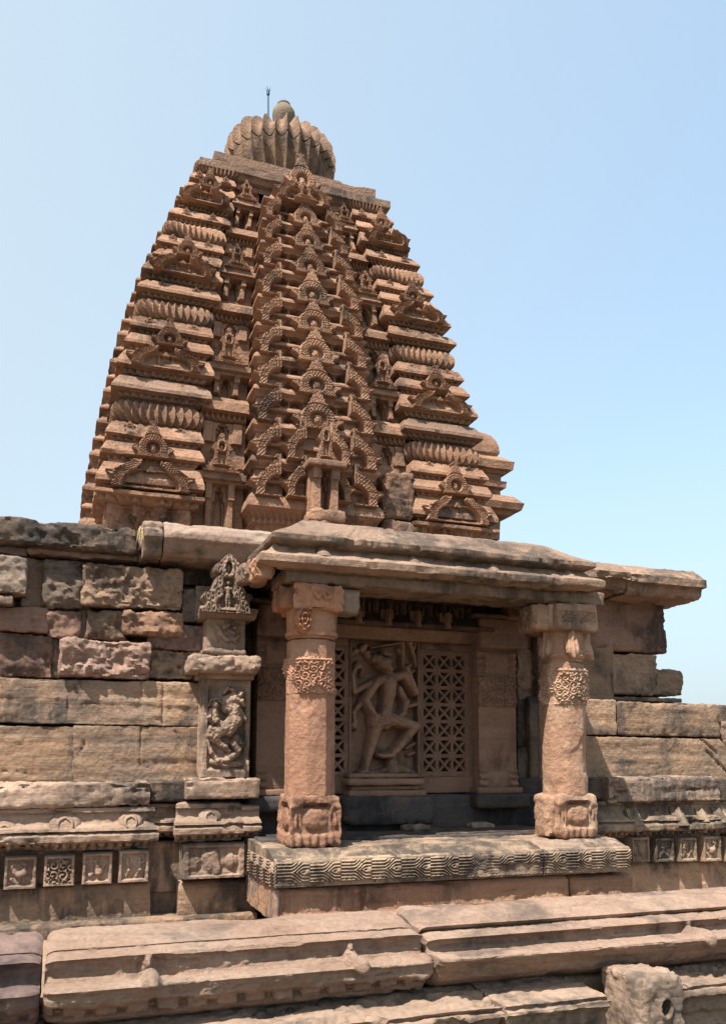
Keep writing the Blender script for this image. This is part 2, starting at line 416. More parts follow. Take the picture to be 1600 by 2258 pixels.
BANDS = [(0.0, .205, 'p', .20), (.205, .46, 'g', .20), (.45, .63, 'k', .16), (.62, .80, 'k', .14)]
def rot_copy(o, q, parent=None):
    "copy of a tower part turned q quarter turns about the tower axis"
    c = o.copy(); COL.objects.link(c); c.parent = parent or o.parent
    c.matrix_local = Matrix.Rotation(q*math.pi/2, 4, 'Z') @ o.matrix_local
    return c
parts_corner = []
for k in range(4):
    z0, z1 = ST[k], ST[k+1]; H = z1-z0; sc = tw((z0+z1)/2)/2.8
    for i, (f0, f1, ty, e) in enumerate(BANDS):
        a, b = z0+H*f0, z0+H*f1
        if k == 0 and i == 0: a = 4.95; b = 5.62; rws = [(f_, -.10) for f_ in np.linspace(0, .78, 26)]+[(.785, -.04), (.80, .0, .04), (.90, .03, .04), (.91, .06), (.93, .085), (1, .085)]
        elif k == 0 and i == 1: a = 5.60; b = 6.06; rws = kap(.18)
        elif k == 0 and i == 2: a = 6.04; b = 6.34; rws = kap(.16)
        elif k == 0 and i == 3: a = 6.32; b = 6.62; rws = kap(.14)
        else: rws = kap(e*sc)
        V, Q = corner_geo(a, b, rws, seed=k*10+i, amp=.012, nich=frieze_niches if (k == 0 and i == 0) else None)
        parts_corner.append(mesh('cornice', V, Q, M['tower_grey'] if (k == 1 and i == 0) else M['tower'], tower, angle=35))
    # ribbed cushion
    za, zb = (6.64, 6.96) if k == 0 else (z0+H*.815, z0+H*.99)
    n = 176; ph = np.linspace(-math.pi/2, math.pi/2, 15)
    kk = np.arange(n); th = 2*math.pi*kk/n
    W = float(tw((za+zb)/2)); c = .5*(1+IN)*W; half = .5*(1-IN)*W-.02
    # rounded square path, uniform in arc length
    sq = resample([(-1, -1), (1, -1), (1, 1), (-1, 1)], 2*4/n*.999, True)
    sq = np.array([[np.interp(x, np.linspace(0, 1, len(sq)), sq[:, j]) for j in (0, 1)] for x in np.linspace(0, 1, n, endpoint=False)])
    inn = np.clip(sq, -.72, .72); d = sq-inn; L = np.linalg.norm(d, axis=1, keepdims=True); pth = inn+d/L*.28
    nr = 44; rib = 1-np.abs(np.cos(math.pi*nr*kk/n))**.8
    rws2 = []
    for p_ in ph:
        r = half-.09+(.09+.055*sc)*math.cos(p_)*1.0
        rr = r-.075*sc*(1-rib)*math.cos(p_)**.5*1.0 if math.cos(p_) > 0 else r+0*rib
        rr = rr/1.0
        x = c+pth[:, 0]*rr; y = c+pth[:, 1]*rr; z = (za+zb)/2+(zb-za)/2*math.sin(p_)+0*x
        rws2.append(p3(XC-x, YC-y, z))
    V = np.array(rws2); V = V+.006*fbm(V*7, k, 3)[..., None]
    parts_corner.append(mesh('ribbed_cushion', V, grid_q(len(ph), n, True), M['tower'], tower, angle=60))
    mesh('neck_block', *corner_geo(za-.06, zb+.08, [(0, -.13), (.3, -.13), (.5, -.13), (1, -.13)], side=6, seed=k, amp=.002), M['tower'], tower)
for o in parts_corner:
    rot_copy(o, 1); rot_copy(o, -1)

# --- carved arches
def crest_w(tab):
    v, wv = zip(*tab); return lambda x: np.interp(x, v, wv)
WA = crest_w([(0, .78), (.08, .70), (.16, .72), (.24, .86), (.30, 1.0), (.35, .98), (.38, .80), (.44, .68), (.56, .60), (.66, .48), (.71, .36), (.76, .42), (.84, .36),
              (.88, .28), (1.0, .26), (1.03, .2), (1.12, .20), (1.16, .12), (1.2, .12), (1.22, .2), (1.28, .18), (1.3, .1)])
def frame_beads(U, V, r, ang, lo, hi, rings, nb):
    h = .05*(sm(lo-.01, lo+.02, r)-sm(hi-.01, hi+.03, r))
    for k, q in enumerate(rings): h = h+.055*bump(r-q, .035)*(.35+.65*np.cos(ang*nb[k]))
    return h
def arch_full(U, V):
    V0 = V; V = .40+(V-.32)*1.42
    r = np.hypot(U, (V-.40)*.98); ang = np.arctan2(V-.40, U)
    h = .10+.03*scroll(U, V, .17, 3)
    h = h*(1-.4*sm(.66, .60, r)) + frame_beads(U, V, r, ang, .35, .64, (.395, .48, .585), (18, 23, 29))*1.35-.09*bump(r-.70, .045)*(V0 > .3)
    h = np.where((r > .40) & (r < .43), h-.03, h)
    low = (V0 < .18) & (np.abs(U) > .3)
    h = np.where(low, .13+.035*np.cos(U*52)*np.cos(V*48), h)
    pit = sm(.345, .32, r); h = h*(1-pit)+pit*(-.20)
    e = np.hypot(U/.16, (V-.37)/.21); h = np.maximum(h, np.where(e < 1, -.13+.20*np.sqrt(np.clip(1-e*e, 0, 1)), -9))
    e = np.hypot(U/.17, (V-.54)/.10); h = np.maximum(h, np.where(e < 1, -.13+.16*np.sqrt(np.clip(1-e*e, 0, 1)), -9))
    h = np.maximum(h, np.where(np.hypot(U/.03, (V-.35)/.07) < 1, .10, -9))
    for s in (-1, 1): h = h-.04*bump(np.hypot((U-s*.06)/.035, (V-.40)/.02), 1.)
    h = h-.03*bump(np.hypot(U/.05, (V-.275)/.014), 1.)
    return h
WB = crest_w([(0, .86), (.1, .84), (.2, .80), (.28, .84), (.36, .92), (.44, 1.0), (.48, .86), (.54, .72), (.62, .60), (.72, .48), (.82, .40), (.9, .36)])
PB = np.array([(.77, .0), (.77, .12), (.73, .28), (.64, .44), (.52, .57), (.41, .68), (.35, .76), (.33, .80)])
def poly_d(U, V, Pp):
    best = np.full(U.shape, 9.); s = np.zeros(U.shape); side = np.zeros(U.shape); acc = 0
    for a, b in zip(Pp[:-1], Pp[1:]):
        dx, dz = b-a; L = math.hypot(dx, dz); t = np.clip(((U-a[0])*dx+(V-a[1])*dz)/(L*L), 0, 1)
        d = np.hypot(U-a[0]-dx*t, V-a[1]-dz*t); m = d < best
        best = np.where(m, d, best); s = np.where(m, acc+t*L, s)
        side = np.where(m, np.sign((U-a[0])*dz-(V-a[1])*dx), side); acc += L
    return best, s, side
def arch_split(U, V):
    Ua = np.abs(U)
    d, s, side = poly_d(Ua, V, PB); sd = d*side
    h = .02+0*U
    band = sm(.155, .135, d)
    hb = .16+.045*np.cos(s*92)*np.cos(sd*62)+.04*bump(sd-.115, .03)+.04*bump(sd+.115, .03)
    h = h*(1-band)+hb*band
    wing = sm(.02, .05, sd-.10)*(V > .05); h = np.maximum(h, wing*(.10+.02*np.sin(V*60)))
    h = np.where(((V > .58) & (sd < -.13)) | (V > .84), -.42, h)
    top = .52*np.clip(1-(Ua/.56)**4, 0, 1)**.5+.04
    pit = sm(.0, .03, top-V)*sm(.05, .08, V)*(Ua < .60)
    inner = -.24+.0*U
    for cx in (-.34, 0, .34):
        x = np.abs(U-cx); st = np.where(V < .26, .085, np.where(V < .33, .055, np.where(V < .39, .025, 0)))
        inner = np.where(x < .15, np.where(x < st, -.40, -.22), inner)
        x2 = np.where(V < .28, .115, np.where(V < .36, .08, .05)); inner = np.where((x < x2+.03) & (x > st) & (x < x2), -.20, inner)
    for cx in (-.17, .17): inner = np.where(np.abs(U-cx) < .028, -.13, inner); inner = np.where((np.abs(U-cx) < .045) & (V > .24) & (V < .32), -.10, inner)
    h = h*(1-pit)+pit*inner
    g = np.hypot(U/.15, (V-.58)/.14); h = np.maximum(h, np.where((Ua < .13*(1-(V-.48)/.22)) & (V > .50) & (V < .70), .02+.02*scroll(U, V, .07, 4), -9))
    return h
WDt = crest_w([(0, 1.0), (.06, 1.0), (.10, .84), (.16, .90), (.2, .74), (.3, .62), (.36, .56), (.42, .60), (.46, .44), (.62, .40), (.80, .40), (.86, .52), (.92, .62), (.96, .50), (1.02, .48),
               (1.10, .40), (1.14, .30), (1.24, .24), (1.28, .14), (1.36, .12), (1.4, .18), (1.46, .13), (1.5, .08)])
def shrine_crest(U, V):
    Ua = np.abs(U); h = .10+.05*scroll(U, V, .16, 8)
    e = np.hypot(Ua/.46, (V-.17)/.085); pit = sm(1.08, .95, e)
    pit = np.maximum(pit, (sm(.24, .22, Ua)*sm(.31, .33, V)*sm(.80, .78, V)))
    r = np.hypot(U, V-.99); pit = np.maximum(pit, sm(.17, .15, r))
    rim = bump(e-1.25, .16)*.05+bump(r-.22, .05)*.06
    h = h+rim; h = h*(1-pit)+pit*(-.16)
    h = np.maximum(h, np.where(r < .11, -.10+.12*np.sqrt(np.clip(1-(r/.11)**2, 0, 1)), -9))
    e2 = np.hypot(U/.1, (V-.45)/.15); h = np.maximum(h, np.where(e2 < 1, -.12+.05*np.sqrt(np.clip(1-e2*e2, 0, 1)), -9))
    return h
def half_arch(U, V):
    # U from -WH to 0, upright edge at 0
    r = np.hypot(U*1.0, (V-.06)*.80); ang = np.arctan2(V-.06, -U)
    h = .11+.05*scroll(U, V, .13, 5)
    h = h+frame_beads(U, V, r, ang, .52, .80, (.57, .67, .77), (40, 48, 56))
    h = np.where((V < .30) & (r > .5), .16+.04*np.cos(U*50)*np.cos(V*46), h)
    h = np.maximum(h, np.where((U > -.06), .15+0*U, -9))
    pit = sm(.52, .50, r)*(V > .05); h = h*(1-pit)+pit*(-.50)
    return h
WH = crest_w([(0, .80), (.1, .76), (.22, .74), (.34, .82), (.42, .98), (.48, 1.02), (.50, .86), (.56, .74), (.66, .70), (.76, .62), (.80, .50), (.9, .46), (.95, .38), (1.05, .34), (1.1, .24), (1.2, .2), (1.24, .1), (1.3, .1), (1.34, .16), (1.4, .14)])

def proto(name, L, Rr, v1, nx, ny, fn, sx, sz, th, mat=None, v0=0., hs=None):
    hs = hs or sx
    mp = lambda U, V, H: p3(U*sx, -H*hs, V*sz)
    V, Q = relief_geo(L, Rr, v0, v1, nx, ny, fn, mp, -th/hs)
    V = V+np.stack([.0*V[:, 0], .006*fbm(V*16, 4, 3), 0*V[:, 0]], 1)
    me = mesh(name, V, Q, mat or M['tower'], None, angle=50)
    d = me.data; bpy.data.objects.remove(me); return d
PR = {}
PR['full'] = proto('arch', lambda v: -WA(v), WA, 1.3, 72, 96, arch_full, 1., 1., .35)
PR['split'] = proto('arch', lambda v: -WB(v), WB, .9, 120, 64, arch_split, 1., 1., .5)
PR['crest'] = proto('arch', lambda v: -WDt(v), WDt, 1.5, 64, 100, shrine_crest, 1., 1., .5)
PR['halfL'] = proto('arch', lambda v: -WH(v), 0., 1.4, 52, 84, half_arch, 1., 1., .62)
PR['halfR'] = proto('arch', 0., WH, 1.4, 52, 84, lambda U, V: half_arch(-U, V), 1., 1., .62)
for kx in PR: PR[kx].name = kx+'_arch_carving'
front_parts = []
def put(kind, name, s, z, h, sx, sz, tilt=.5, parent=tower, hs=None, label=None):
    o = bpy.data.objects.new(name, PR[kind]); COL.objects.link(o); o.parent = parent
    slope = float(tw(z)-tw(z+.3))/.3
    o.location = (s*float(tw(z)), -(float(tw(z))+h), z-4.0)
    o.rotation_euler = (-math.atan(slope)*tilt, 0, 0); o.scale = (sx, hs or sx, sz)
    front_parts.append(o); return o
rnd = random.Random(5)
for k in range(4):
    z0, z1 = ST[k], ST[k+1]; H = z1-z0
    for s in (-1, 1):
        zz = 5.66 if k == 0 else z0+H*.285
        put('split', 'split_arch', s*.785, zz, .09, .205*float(tw(zz)), (.45 if k == 0 else .19*H/.9), hs=.32)
        z2 = 6.10 if k == 0 else z0+H*.505
        put('full', 'arch', s*.785, z2, .09, .096*float(tw(z2)), (.50 if k == 0 else .245*H)/1.3)
        # little buds on the top ledges
        for q in (-.1, .1):
            z3 = 6.46 if k == 0 else z0+H*.69
            put('crest', 'bud', s*.785+q*1.2, z3, .0, .046*float(tw(z3)), .10, 1., hs=.05)
            if k: put('crest', 'bud', s*.785+q, z0+H*.085, .03, .044*float(tw(z3)), .09, 1., hs=.05)
# recess shrines
CR = [(6.05, 6.60), (7.73, 8.28), (9.39, 9.82), (10.84, 11.22)]
for a, b in CR:
    for s in (-1, 1):
        if a < 6.2 and s > 0: a, b = 5.72, 6.40
        put('crest', 'shrine_crest', s*.455, a, -.02, .088*float(tw(a)), (b-a)/1.5, .7)
# central band
LZ = [5.67, 6.21, 6.76, 7.30, 7.82, 8.32, 8.80, 9.32, 9.81, 10.28, 10.76]
LH = .25                                                       # how far it stands out
for k in range(10):
    z = LZ[k]; W = float(tw(z)); dz = LZ[k+1]-z
    for s in (-1, 1):
        put('halfL' if s < 0 else 'halfR', 'half_arch', s*.188, z+.015, LH+.035, .152*W*(.97 if k > 7 else 1), dz*1.10/1.4, .9, hs=.26)
    if k >= 2:
        put('full', 'arch', .008, z-.01, LH+.05, .138*W, dz*1.12/1.3, .8, hs=.24)
    else:
        for s in (-1, 1):
            put('halfL' if s < 0 else 'halfR', 'half_arch', s*.065, z+.02, LH+.10, .118*W, dz*1.10/1.4, .9, hs=.24)
put('crest', 'shrine_crest', .012, 6.12, LH+.32, .066*2.8, .62/1.5, .6)
# gable over the central band
put('split', 'split_arch', 0, 10.72, LH+.10, .262*float(tw(10.72)), .40/.9, .9, hs=.3)
put('full', 'arch', .008, 10.98, LH+.10, .175*float(tw(10.98)), .80/1.3, 1.0, hs=.25)
put('crest', 'bud', .008, 10.72, LH+.17, .10*float(tw(10.72)), .34/1.5, 1.0)
FR = list(front_parts)
for o in FR:
    if o.name.startswith('bud'): continue
    rot_copy(o, -1)
for o in FR:                                                   # right hand face: only its corner columns can be seen
    if o.name.startswith(('split_arch', 'arch')) and abs(o.location.x/float(tw(o.location.z+4))) > .6: rot_copy(o, 1)

# --- central band body (front and left hand faces)
def lata_geo():
    zs = []; 
    for k in range(10):
        a, b = LZ[k], LZ[k+1]
        zs += [a+(b-a)*f for f in (0, .02, .05, .09, .12, .14, .2, .26, .33, .38, .395, .41, .46, .50, .52, .56, .60, .61, .66, .70, .74, .78, .80, .815, .83, .86, .88, .90, .905, .94, .98)]
    zs = np.array([4.9, 5.1, 5.3, 5.34, 5.37, 5.40, 5.5, 5.54, 5.56, 5.60]+zs+[10.76, 10.80, 10.9, 11.0, 11.1, 11.2, 11.32])
    o = np.zeros(len(zs)); tier = np.zeros(len(zs)); fr = np.zeros(len(zs))
    prof = [(0, .0), (.05, -.01), (.12, -.05), (.2, -.08), (.39, -.09), (.40, -.01), (.47, -.005), (.54, -.05), (.60, -.09), (.79, -.10), (.80, -.07), (.86, -.06), (.905, -.03), (.915, .0), (1, .0)]
    for i, z in enumerate(zs):
        if z < 5.62: o[i] = np.interp(z, [4.9, 5.3, 5.34, 5.4, 5.5, 5.54, 5.62], [-.16, -.16, -.08, -.1, -.02, .03, .03]); continue
        if z > 10.76: o[i] = np.interp(z, [10.76, 10.8, 11.0, 11.32], [.02, -.1, -.18, -.3]); continue
        k = min(9, int(np.searchsorted(LZ, z, 'right')-1)); f = (z-LZ[k])/(LZ[k+1]-LZ[k]); fr[i] = f; tier[i] = k
        o[i] = np.interp(f, *zip(*prof))
    nF = 130; nS = 14
    V = []
    for i, z in enumerate(zs):
        W = float(tw(z)); hw = .335*W; t = np.linspace(-1, 1, nF)
        x = t*(hw+o[i]*.8); e = np.zeros(nF)
        f = fr[i]
        if z > 5.62 and z < 10.76:
            kk = int(tier[i]); dzz = LZ[kk+1]-LZ[kk]
            for cx in (-.56, -.30, .30, .56) if f > .55 else (-.42, .42):
                e -= .10*niche(t-cx, np.full(nF, (f-.61 if f > .55 else f-.13)), .17, .22)*(1 if (.6 < f < .83 or .13 < f < .38) else 0)
        elif z < 5.3:
            for cx in (-.8, -.4, 0, .4, .8): e -= .09*niche(t-cx, np.full(nF, z-4.9), .2, .42)
        elif .0 <= z-5.34 < .08: e -= .03*((np.arange(nF)//3) % 2)
        d = LH+o[i]+e+.010*fbm(p3(x*6, z*6, 3), 2, 3)-.02*sm(.2, .5, fbm(p3(x*3, z*3, 8), 6, 3))
        y = -(W+d)
        side_y = np.linspace(0, 1, nS)
        xl = -(hw+o[i]*.8)+.008*fbm(p3(side_y*5, z*6, 1), 4, 2)
        L_ = p3(xl, -(W-.32)+side_y*(y[0]+(W-.32)), z)[:-1]; Rg = p3((hw+o[i]*.8)+.0*side_y, -(W-.32)+side_y*(y[-1]+(W-.32)), z)[:-1][::-1]
        V.append(np.concatenate([L_, p3(x, y, z), Rg]))
    V = np.array(V)+TO
    return V, grid_q(V.shape[0], V.shape[1])
o = mesh('central_band', *lata_geo(), M['tower'], tower, angle=35); rot_copy(o, -1); rot_copy(o, 1)

# --- recesses between the central band and the corner columns
def recess_geo(s):
    zs = np.arange(5.0, 11.45, .0145); u = np.linspace(0, 1, 52)
    U, Z = np.meshgrid(u, zs); x = (U-.5)*2                     # -1..1 across
    h = np.full(U.shape, -.26)
    def lip(z0, z1, e, sl=.5):
        f = (Z-z0)/(z1-z0); return np.where((f > 0) & (f < 1), -.26+e*np.where(f < 1-sl, 1, (1-f)/sl*.8+.2), -9)
    for k in (1, 2, 3):
        a = ST[k]; H = ST[k+1]-a
        h = np.maximum(h, lip(a+.02, a+.18*H, .20)); h = np.maximum(h, np.where((Z > a-.07) & (Z < a+.02) & ((np.floor(U*52/3) % 2) == 0), -.16, -9)); h = np.maximum(h, np.where((Z > a-.09) & (Z < a+.02), -.20, -9))
    for k, (a, b) in enumerate(CR):
        lo_ = [5.2, 7.30, 8.93, 10.38][k]
        h = np.maximum(h, lip(a-.10, a+.01, .22, .1)); h = np.maximum(h, lip(a-.15, a-.10, .16, .1))
        hh = a-.16-lo_
        for cx in (-.42, .42):
            h = np.maximum(h, np.where((np.abs(x-cx) < .13) & (Z > lo_) & (Z < a-.15), -.15, -9))
            h = np.maximum(h, np.where((np.abs(x-cx) < .17) & (Z > a-.16-.3*hh) & (Z < a-.15), -.11, -9))
        n = niche(x, Z-lo_, .34, hh*1.12); h = np.where((np.abs(x) < .30) & (Z > lo_) & (Z < a-.15), -.21-.14*n, h)
        top = [6.88, 8.5, 9.99, 11.4][k]; l2 = a+.14
        h = np.where((Z > l2) & (Z < top) & (h < -.2), -.24, h)
        for cx in (-.62, .62): h = np.maximum(h, np.where((np.abs(x-cx) < .2) & (Z > b-.06) & (Z < top-.02), -.17, -9))
        n = niche(x, Z-(b-.05), .4, top-b+.05); h = np.where((np.abs(x) < .42) & (Z > b-.05) & (Z < top-.02) & (h < -.2), -.20-.14*n, h)
    h = h+.01*fbm(p3(x*1.5, Z*6, s), 5, 3)
    W = tw(Z); sx = np.where(s > 0, .33+U*(.575-.33), -(.575-U*(.575-.33)))
    return p3(XC+sx*W, YC-(W+h), Z), grid_q(*U.shape)
for s in (-1, 1):
    o = mesh('recess_panel', *recess_geo(s), M['tower'], tower, angle=35); rot_copy(o, -1); rot_copy(o, 1)

# central shrine niche standing before the lowest tiers
def cshr(U, V):
    x = U/.19; h = np.full(U.shape, .0)
    h = np.where(np.abs(np.abs(x)-.62) < .28, .10, h); h = np.where((np.abs(np.abs(x)-.62) < .36) & (V > 5.92), .14, h)
    n = niche(x, V-5.50, .66, .62); h = np.where(np.abs(x) < .36, -.02-.14*n, h); return h
Wm = float(tw(5.8)); bx = XC+.012*Wm
relief('shrine_niche', bx-.21, bx+.21, 5.46, 6.08, 44, 60, lambda U, V: cshr(U-bx, V), lambda U, V, H: p3(U, YC-(Wm+LH+.2)-H, V), -.4, M['tower'], tower)
box('shrine_ledge', (bx-.27, YC-Wm-LH-.40, 6.07), (bx+.27, YC-Wm-LH+.05, 6.16), M['tower'], tower, r=.02, g=.05, amp=.01)
box('shrine_base', (bx-.24, YC-Wm-LH-.46, 5.28), (bx+.24, YC-Wm-LH+.05, 5.47), M['tower'], tower, r=.05, g=.04, amp=.03, wear=.03)
box('shrine_base', (bx-.20, YC-Wm-LH-.38, 4.95), (bx+.20, YC-Wm-LH+.05, 5.3), M['tower'], tower, r=.03, g=.05, amp=.02)
# worn repair blocks low on the right column
o = box('plain_block', (XC+.37*Wm, YC-Wm-.06, 5.25), (XC+.56*Wm, YC-Wm+.3, 5.62), M['tower'], tower, r=.08, g=.04, amp=.04, wear=.04)
o = box('plain_block', (XC+.38*Wm, YC-Wm-.04, 5.64), (XC+.55*Wm, YC-Wm+.3, 6.36), M['tower'], tower, r=.05, g=.025, amp=.03, wear=.05)

# --- cap slabs
def ring_geo(zr, cx, cy, n=40, amp=.01, seed=0):
    """square rings (z, half width)"""
    k = np.arange(4*n); s = k//n; tt = (k % n)/n
    ux = np.where(s == 0, -1+2*tt, np.where(s == 1, 1, np.where(s == 2, 1-2*tt, -1)))
    uy = np.where(s == 0, -1, np.where(s == 1, -1+2*tt, np.where(s == 2, 1, 1-2*tt)))
    V = []
    for z, hw in zr:
        p = p3(ux*1.3, uy*1.3, z); r = hw+amp*fbm(p*4, seed, 4)-.05*sm(.25, .5, fbm(p*2.1, seed+3, 3))
        V.append(p3(cx+ux*r, cy+uy*r, z+.02*fbm(p*1.1, seed+6, 2)))
    V = np.array(V); return V, grid_q(len(zr), 4*n, True), [list(range(4*n*(len(zr)-1), 4*n*len(zr)))]
V, Q, E_ = ring_geo([(11.2, 1.45), (11.28, 1.46), (11.30, 1.52), (11.34, 1.54), (11.36, 1.55), (11.38, 1.59), (11.50, 1.59), (11.52, 1.56), (11.60, 1.3), (11.62, 1.2)], XC+.06, YC, seed=2, amp=.02)
mesh('cap_slab', V, Q, M['roof'], tower, extra=E_, angle=35)
V, Q, E_ = ring_geo([(11.50, 1.12), (11.56, 1.24), (11.60, 1.30), (11.66, 1.32), (11.68, 1.37), (11.82, 1.37), (11.84, 1.34), (11.92, 1.20), (11.98, 1.0)], XC+.10, YC, seed=12, amp=.02)
mesh('cap_slab', V, Q, M['tower_grey'], tower, extra=E_, angle=35)
# --- ribbed crown and finial
ccx, ccy = XC+.13, YC
def crown_geo():
    n = 30*14; th = 2*math.pi*np.arange(n)/n
    pr = [(11.9, .50), (11.95, .62), (12.1, .78), (12.25, .88), (12.4, .95), (12.55, 1.0), (12.68, 1.02), (12.76, 1.03), (12.765, .96), (12.78, .95), (12.785, 1.04), (12.86, 1.05), (12.95, 1.035), (13.03, 1.0), (13.11, .94), (13.18, .85), (13.24, .73), (13.27, .60), (13.26, .42), (13.2, .25), (13.2, .05)]
    V = []
    for z, r in pr:
        rib = 1-np.abs(np.sin(15*th+.2))**.75; amp = (.085 if z < 12.77 else .10)*np.interp(z, [11.9, 12.3, 12.8, 13.1, 13.3], [.3, .8, 1.0, 1.2, 1.0])*(1 if r > .3 else .2)
        rr = r*.99-amp*(1-rib)+.03*fbm(p3(np.cos(th)*2, np.sin(th)*2, z*2), 3, 3)
        rr = rr-.06*sm(.15, .4, fbm(p3(np.cos(th)*4, np.sin(th)*4, z*3), 13, 3))
        zz = z+(.07*rib-.02+.03*noise(p3(np.cos(th)*4, np.sin(th)*4, 0*th), 9))*(z > 12.6)*(z < 12.9)+(.08*rib+.05*noise(p3(np.cos(th)*5, np.sin(th)*5, 0*th), 7) if z >= 12.9 and r > .3 else 0)
        V.append(p3(ccx+rr*np.cos(th), ccy+rr*np.sin(th), zz))
    return np.array(V), grid_q(len(pr), n, True)
crown = mesh('ribbed_crown', *crown_geo(), M['disc'], tower, angle=60)
def lathe(pr, cx, cy, n=40, amp=.0, seed=0, rfn=None):
    th = 2*math.pi*np.arange(n)/n; V = []
    for z, r in pr:
        rr = r+amp*fbm(p3(np.cos(th)*3, np.sin(th)*3, z*3), seed, 3)*(r > .02)
        if rfn is not None: rr = rr+rfn(th, z)
        V.append(p3(cx+rr*np.cos(th), cy+rr*np.sin(th), z))
    return np.array(V), grid_q(len(pr), n, True), [list(range(n))[::-1], list(range(n*(len(pr)-1), n*len(pr)))]
V, Q, E_ = lathe([(13.3, .14), (13.62, .15), (13.68, .17), (13.80, .205), (13.88, .212), (13.96, .20), (14.03, .155), (14.07, .12), (14.075, .10), (14.08, .12), (14.11, .12), (14.13, .08), (14.15, .03)], XC+.18, YC, 40, .01)
mesh('finial', V, Q, M['finial'], tower, extra=E_, angle=60)

# rod with a star of points
def tube_geo(a, b, r0, r1=None, n=10):
    a = np.array(a, float); b = np.array(b, float); r1 = r0 if r1 is None else r1
    d = (b-a)/np.linalg.norm(b-a); q = np.cross(d, (1, 0, 0) if abs(d[0]) < .9 else (0, 1, 0)); q /= np.linalg.norm(q); w_ = np.cross(d, q)
    th = 2*math.pi*np.arange(n)/n; c = np.cos(th)[:, None]*q+np.sin(th)[:, None]*w_
    return np.concatenate([a+c*r0, b+c*r1]), grid_q(2, n, True), [list(range(n))[::-1], list(range(n, 2*n))]
rp = P(592, 253, YC+.1); rt = P(591, 205, YC+.1)
rod = thing('lightning_rod', 'thin dark lightning rod with spread prongs beside the round finial on the tower', 'lightning rod', (rp[0], rp[1], 13.6))
V, Q, E_ = join_geo([tube_geo((rp[0], rp[1], 13.55), (rt[0], rt[1], rt[2]), .017, .015)]); mesh('rod', V, Q, M['metal'], rod, extra=E_)
gs = [tube_geo((rt[0], rt[1], rt[2]-.03), (rt[0], rt[1], rt[2]+.05), .028, .03)]
for q in range(5):
    a = q*2*math.pi/5+.3; gs.append(tube_geo((rt[0], rt[1], rt[2]+.02), (rt[0]+.055*math.cos(a), rt[1]+.055*math.sin(a), rt[2]+.10), .008, .003, 6))
gs.append(tube_geo((rt[0], rt[1], rt[2]+.02), (rt[0], rt[1], rt[2]+.12), .008, .003, 6))
V, Q, E_ = join_geo(gs); mesh('prongs', V, Q, M['metal'], rod, extra=E_)

# --- antechamber roof projecting on the right hand side
Yf = 5.15
def suk():
    L = [(1190, 1102), (1142, 1103), (1139, 1120), (1130, 1124), (1129, 1136), (1115, 1140), (1113, 1137), (1098, 1124), (1097, 1104), (1078, 1102), (1077, 1112), (1064, 1113), (1062, 1104), (1048, 1104), (1047, 1110), (1040, 1113), (1039, 1123), (1022, 1125),
         (1020, 1121), (1010, 1108), (1009, 1096), (1000, 1102), (985, 1101), (970, 1096), (958, 1088), (950, 1077), (945, 1066), (940, 1056)]
    V = []; n = 40
    for y, px in L:
        z = PZ(1105, y, Yf); x1 = PX(px, y, Yf); e = (px-1104)/140.
        ys = np.linspace(Yf-e, 6.5, n); xs = np.linspace(XC+2.2, x1, n)
        V.append(np.concatenate([p3(xs, Yf-e+0*xs, z), p3(x1+0*ys, ys, z), p3(xs[::-1], 6.5+0*xs, z)]))
    V = np.array(V); V = V+(.018*fbm(V*7, 3, 4, .6))[..., None]
    return V, grid_q(V.shape[0], V.shape[1]), [list(range(V.shape[1]*(len(V)-1), V.shape[1]*len(V)))]
V, Q, E_ = suk(); mesh('side_porch_roof', V, Q, M['tower'], tower, extra=E_, angle=30)

# ================================================================== WALLS
# terrace and hidden body of the hall
def sheet(name, x0, x1, y0, y1, z, mat, parent=None):
    return box(name, (x0, y0, z-.2), (x1, y1, z), mat, parent, r=.02, g=.4, amp=.0)
tc = box('terrace', (-9, -2.72, .45), (16, .3, .66), M['rough'], None, r=.02, g=.3, amp=.01); tag(tc, kind='structure')
hall = thing('temple_hall', 'plain flat roofed hall body behind the stone walls, carrying the tower', 'building', (4.0, 4.5, 0))
box('masonry', (-4.0, .45, 0.), (5.9, 12., 4.12), M['rough'], hall, r=.03, g=.25, amp=.01)
box('masonry', (6.0, .75, 0.), (8.3, 9., 2.9), M['rough'], hall, r=.03, g=.25, amp=.01)
box('masonry', (5.7, .75, 2.8), (6.35, 9., 4.12), M['rough'], hall, r=.03, g=.25, amp=.01)

wl = thing('temple_wall', 'weathered block wall left of the porch, dark capstone above smooth ashlar and a moulded base', 'wall', (0, 0, 0))
wr = thing('temple_wall', 'broken block wall right of the porch stepping down to the right against the sky', 'wall', (6.3, 0, 0))
def blk(name, x0, y0, x1, y1, Y, mat, par, dep=.5, **k):
    a = P(x0, y0, Y); b = P(x1, y1, Y); k['r'] = min(k.get('r', .016), .03 if Y < .0 or x0 > 1200 else .02); k.setdefault('g', .018); k['wear'] = k.get('wear', .02)*.7; k.setdefault('seed', int(x0*7+y0*3) % 997)
    return box(name, (a[0], Y, b[2]), (b[0], Y+dep, a[2]), M[mat], par, **k)
def craggy(amp, sc=5, seed=0, only=-1):
    "broken rock face on the side facing the viewer"
    def f(V, n):
        q = V*np.array([1., 1., 1.25])*sc; a = fbm(q*.6, seed, 2)
        fac = np.maximum.reduce([np.abs(fbm(q*1.1+7*j, seed+j, 3, .5)) for j in range(3)]); fine = fbm(q*4.5, seed+2, 4, .7)
        return np.clip(-n[:, 1], 0, 1)*amp*(a*1.0-1.5*fac+.65*fine+.45)
    return f
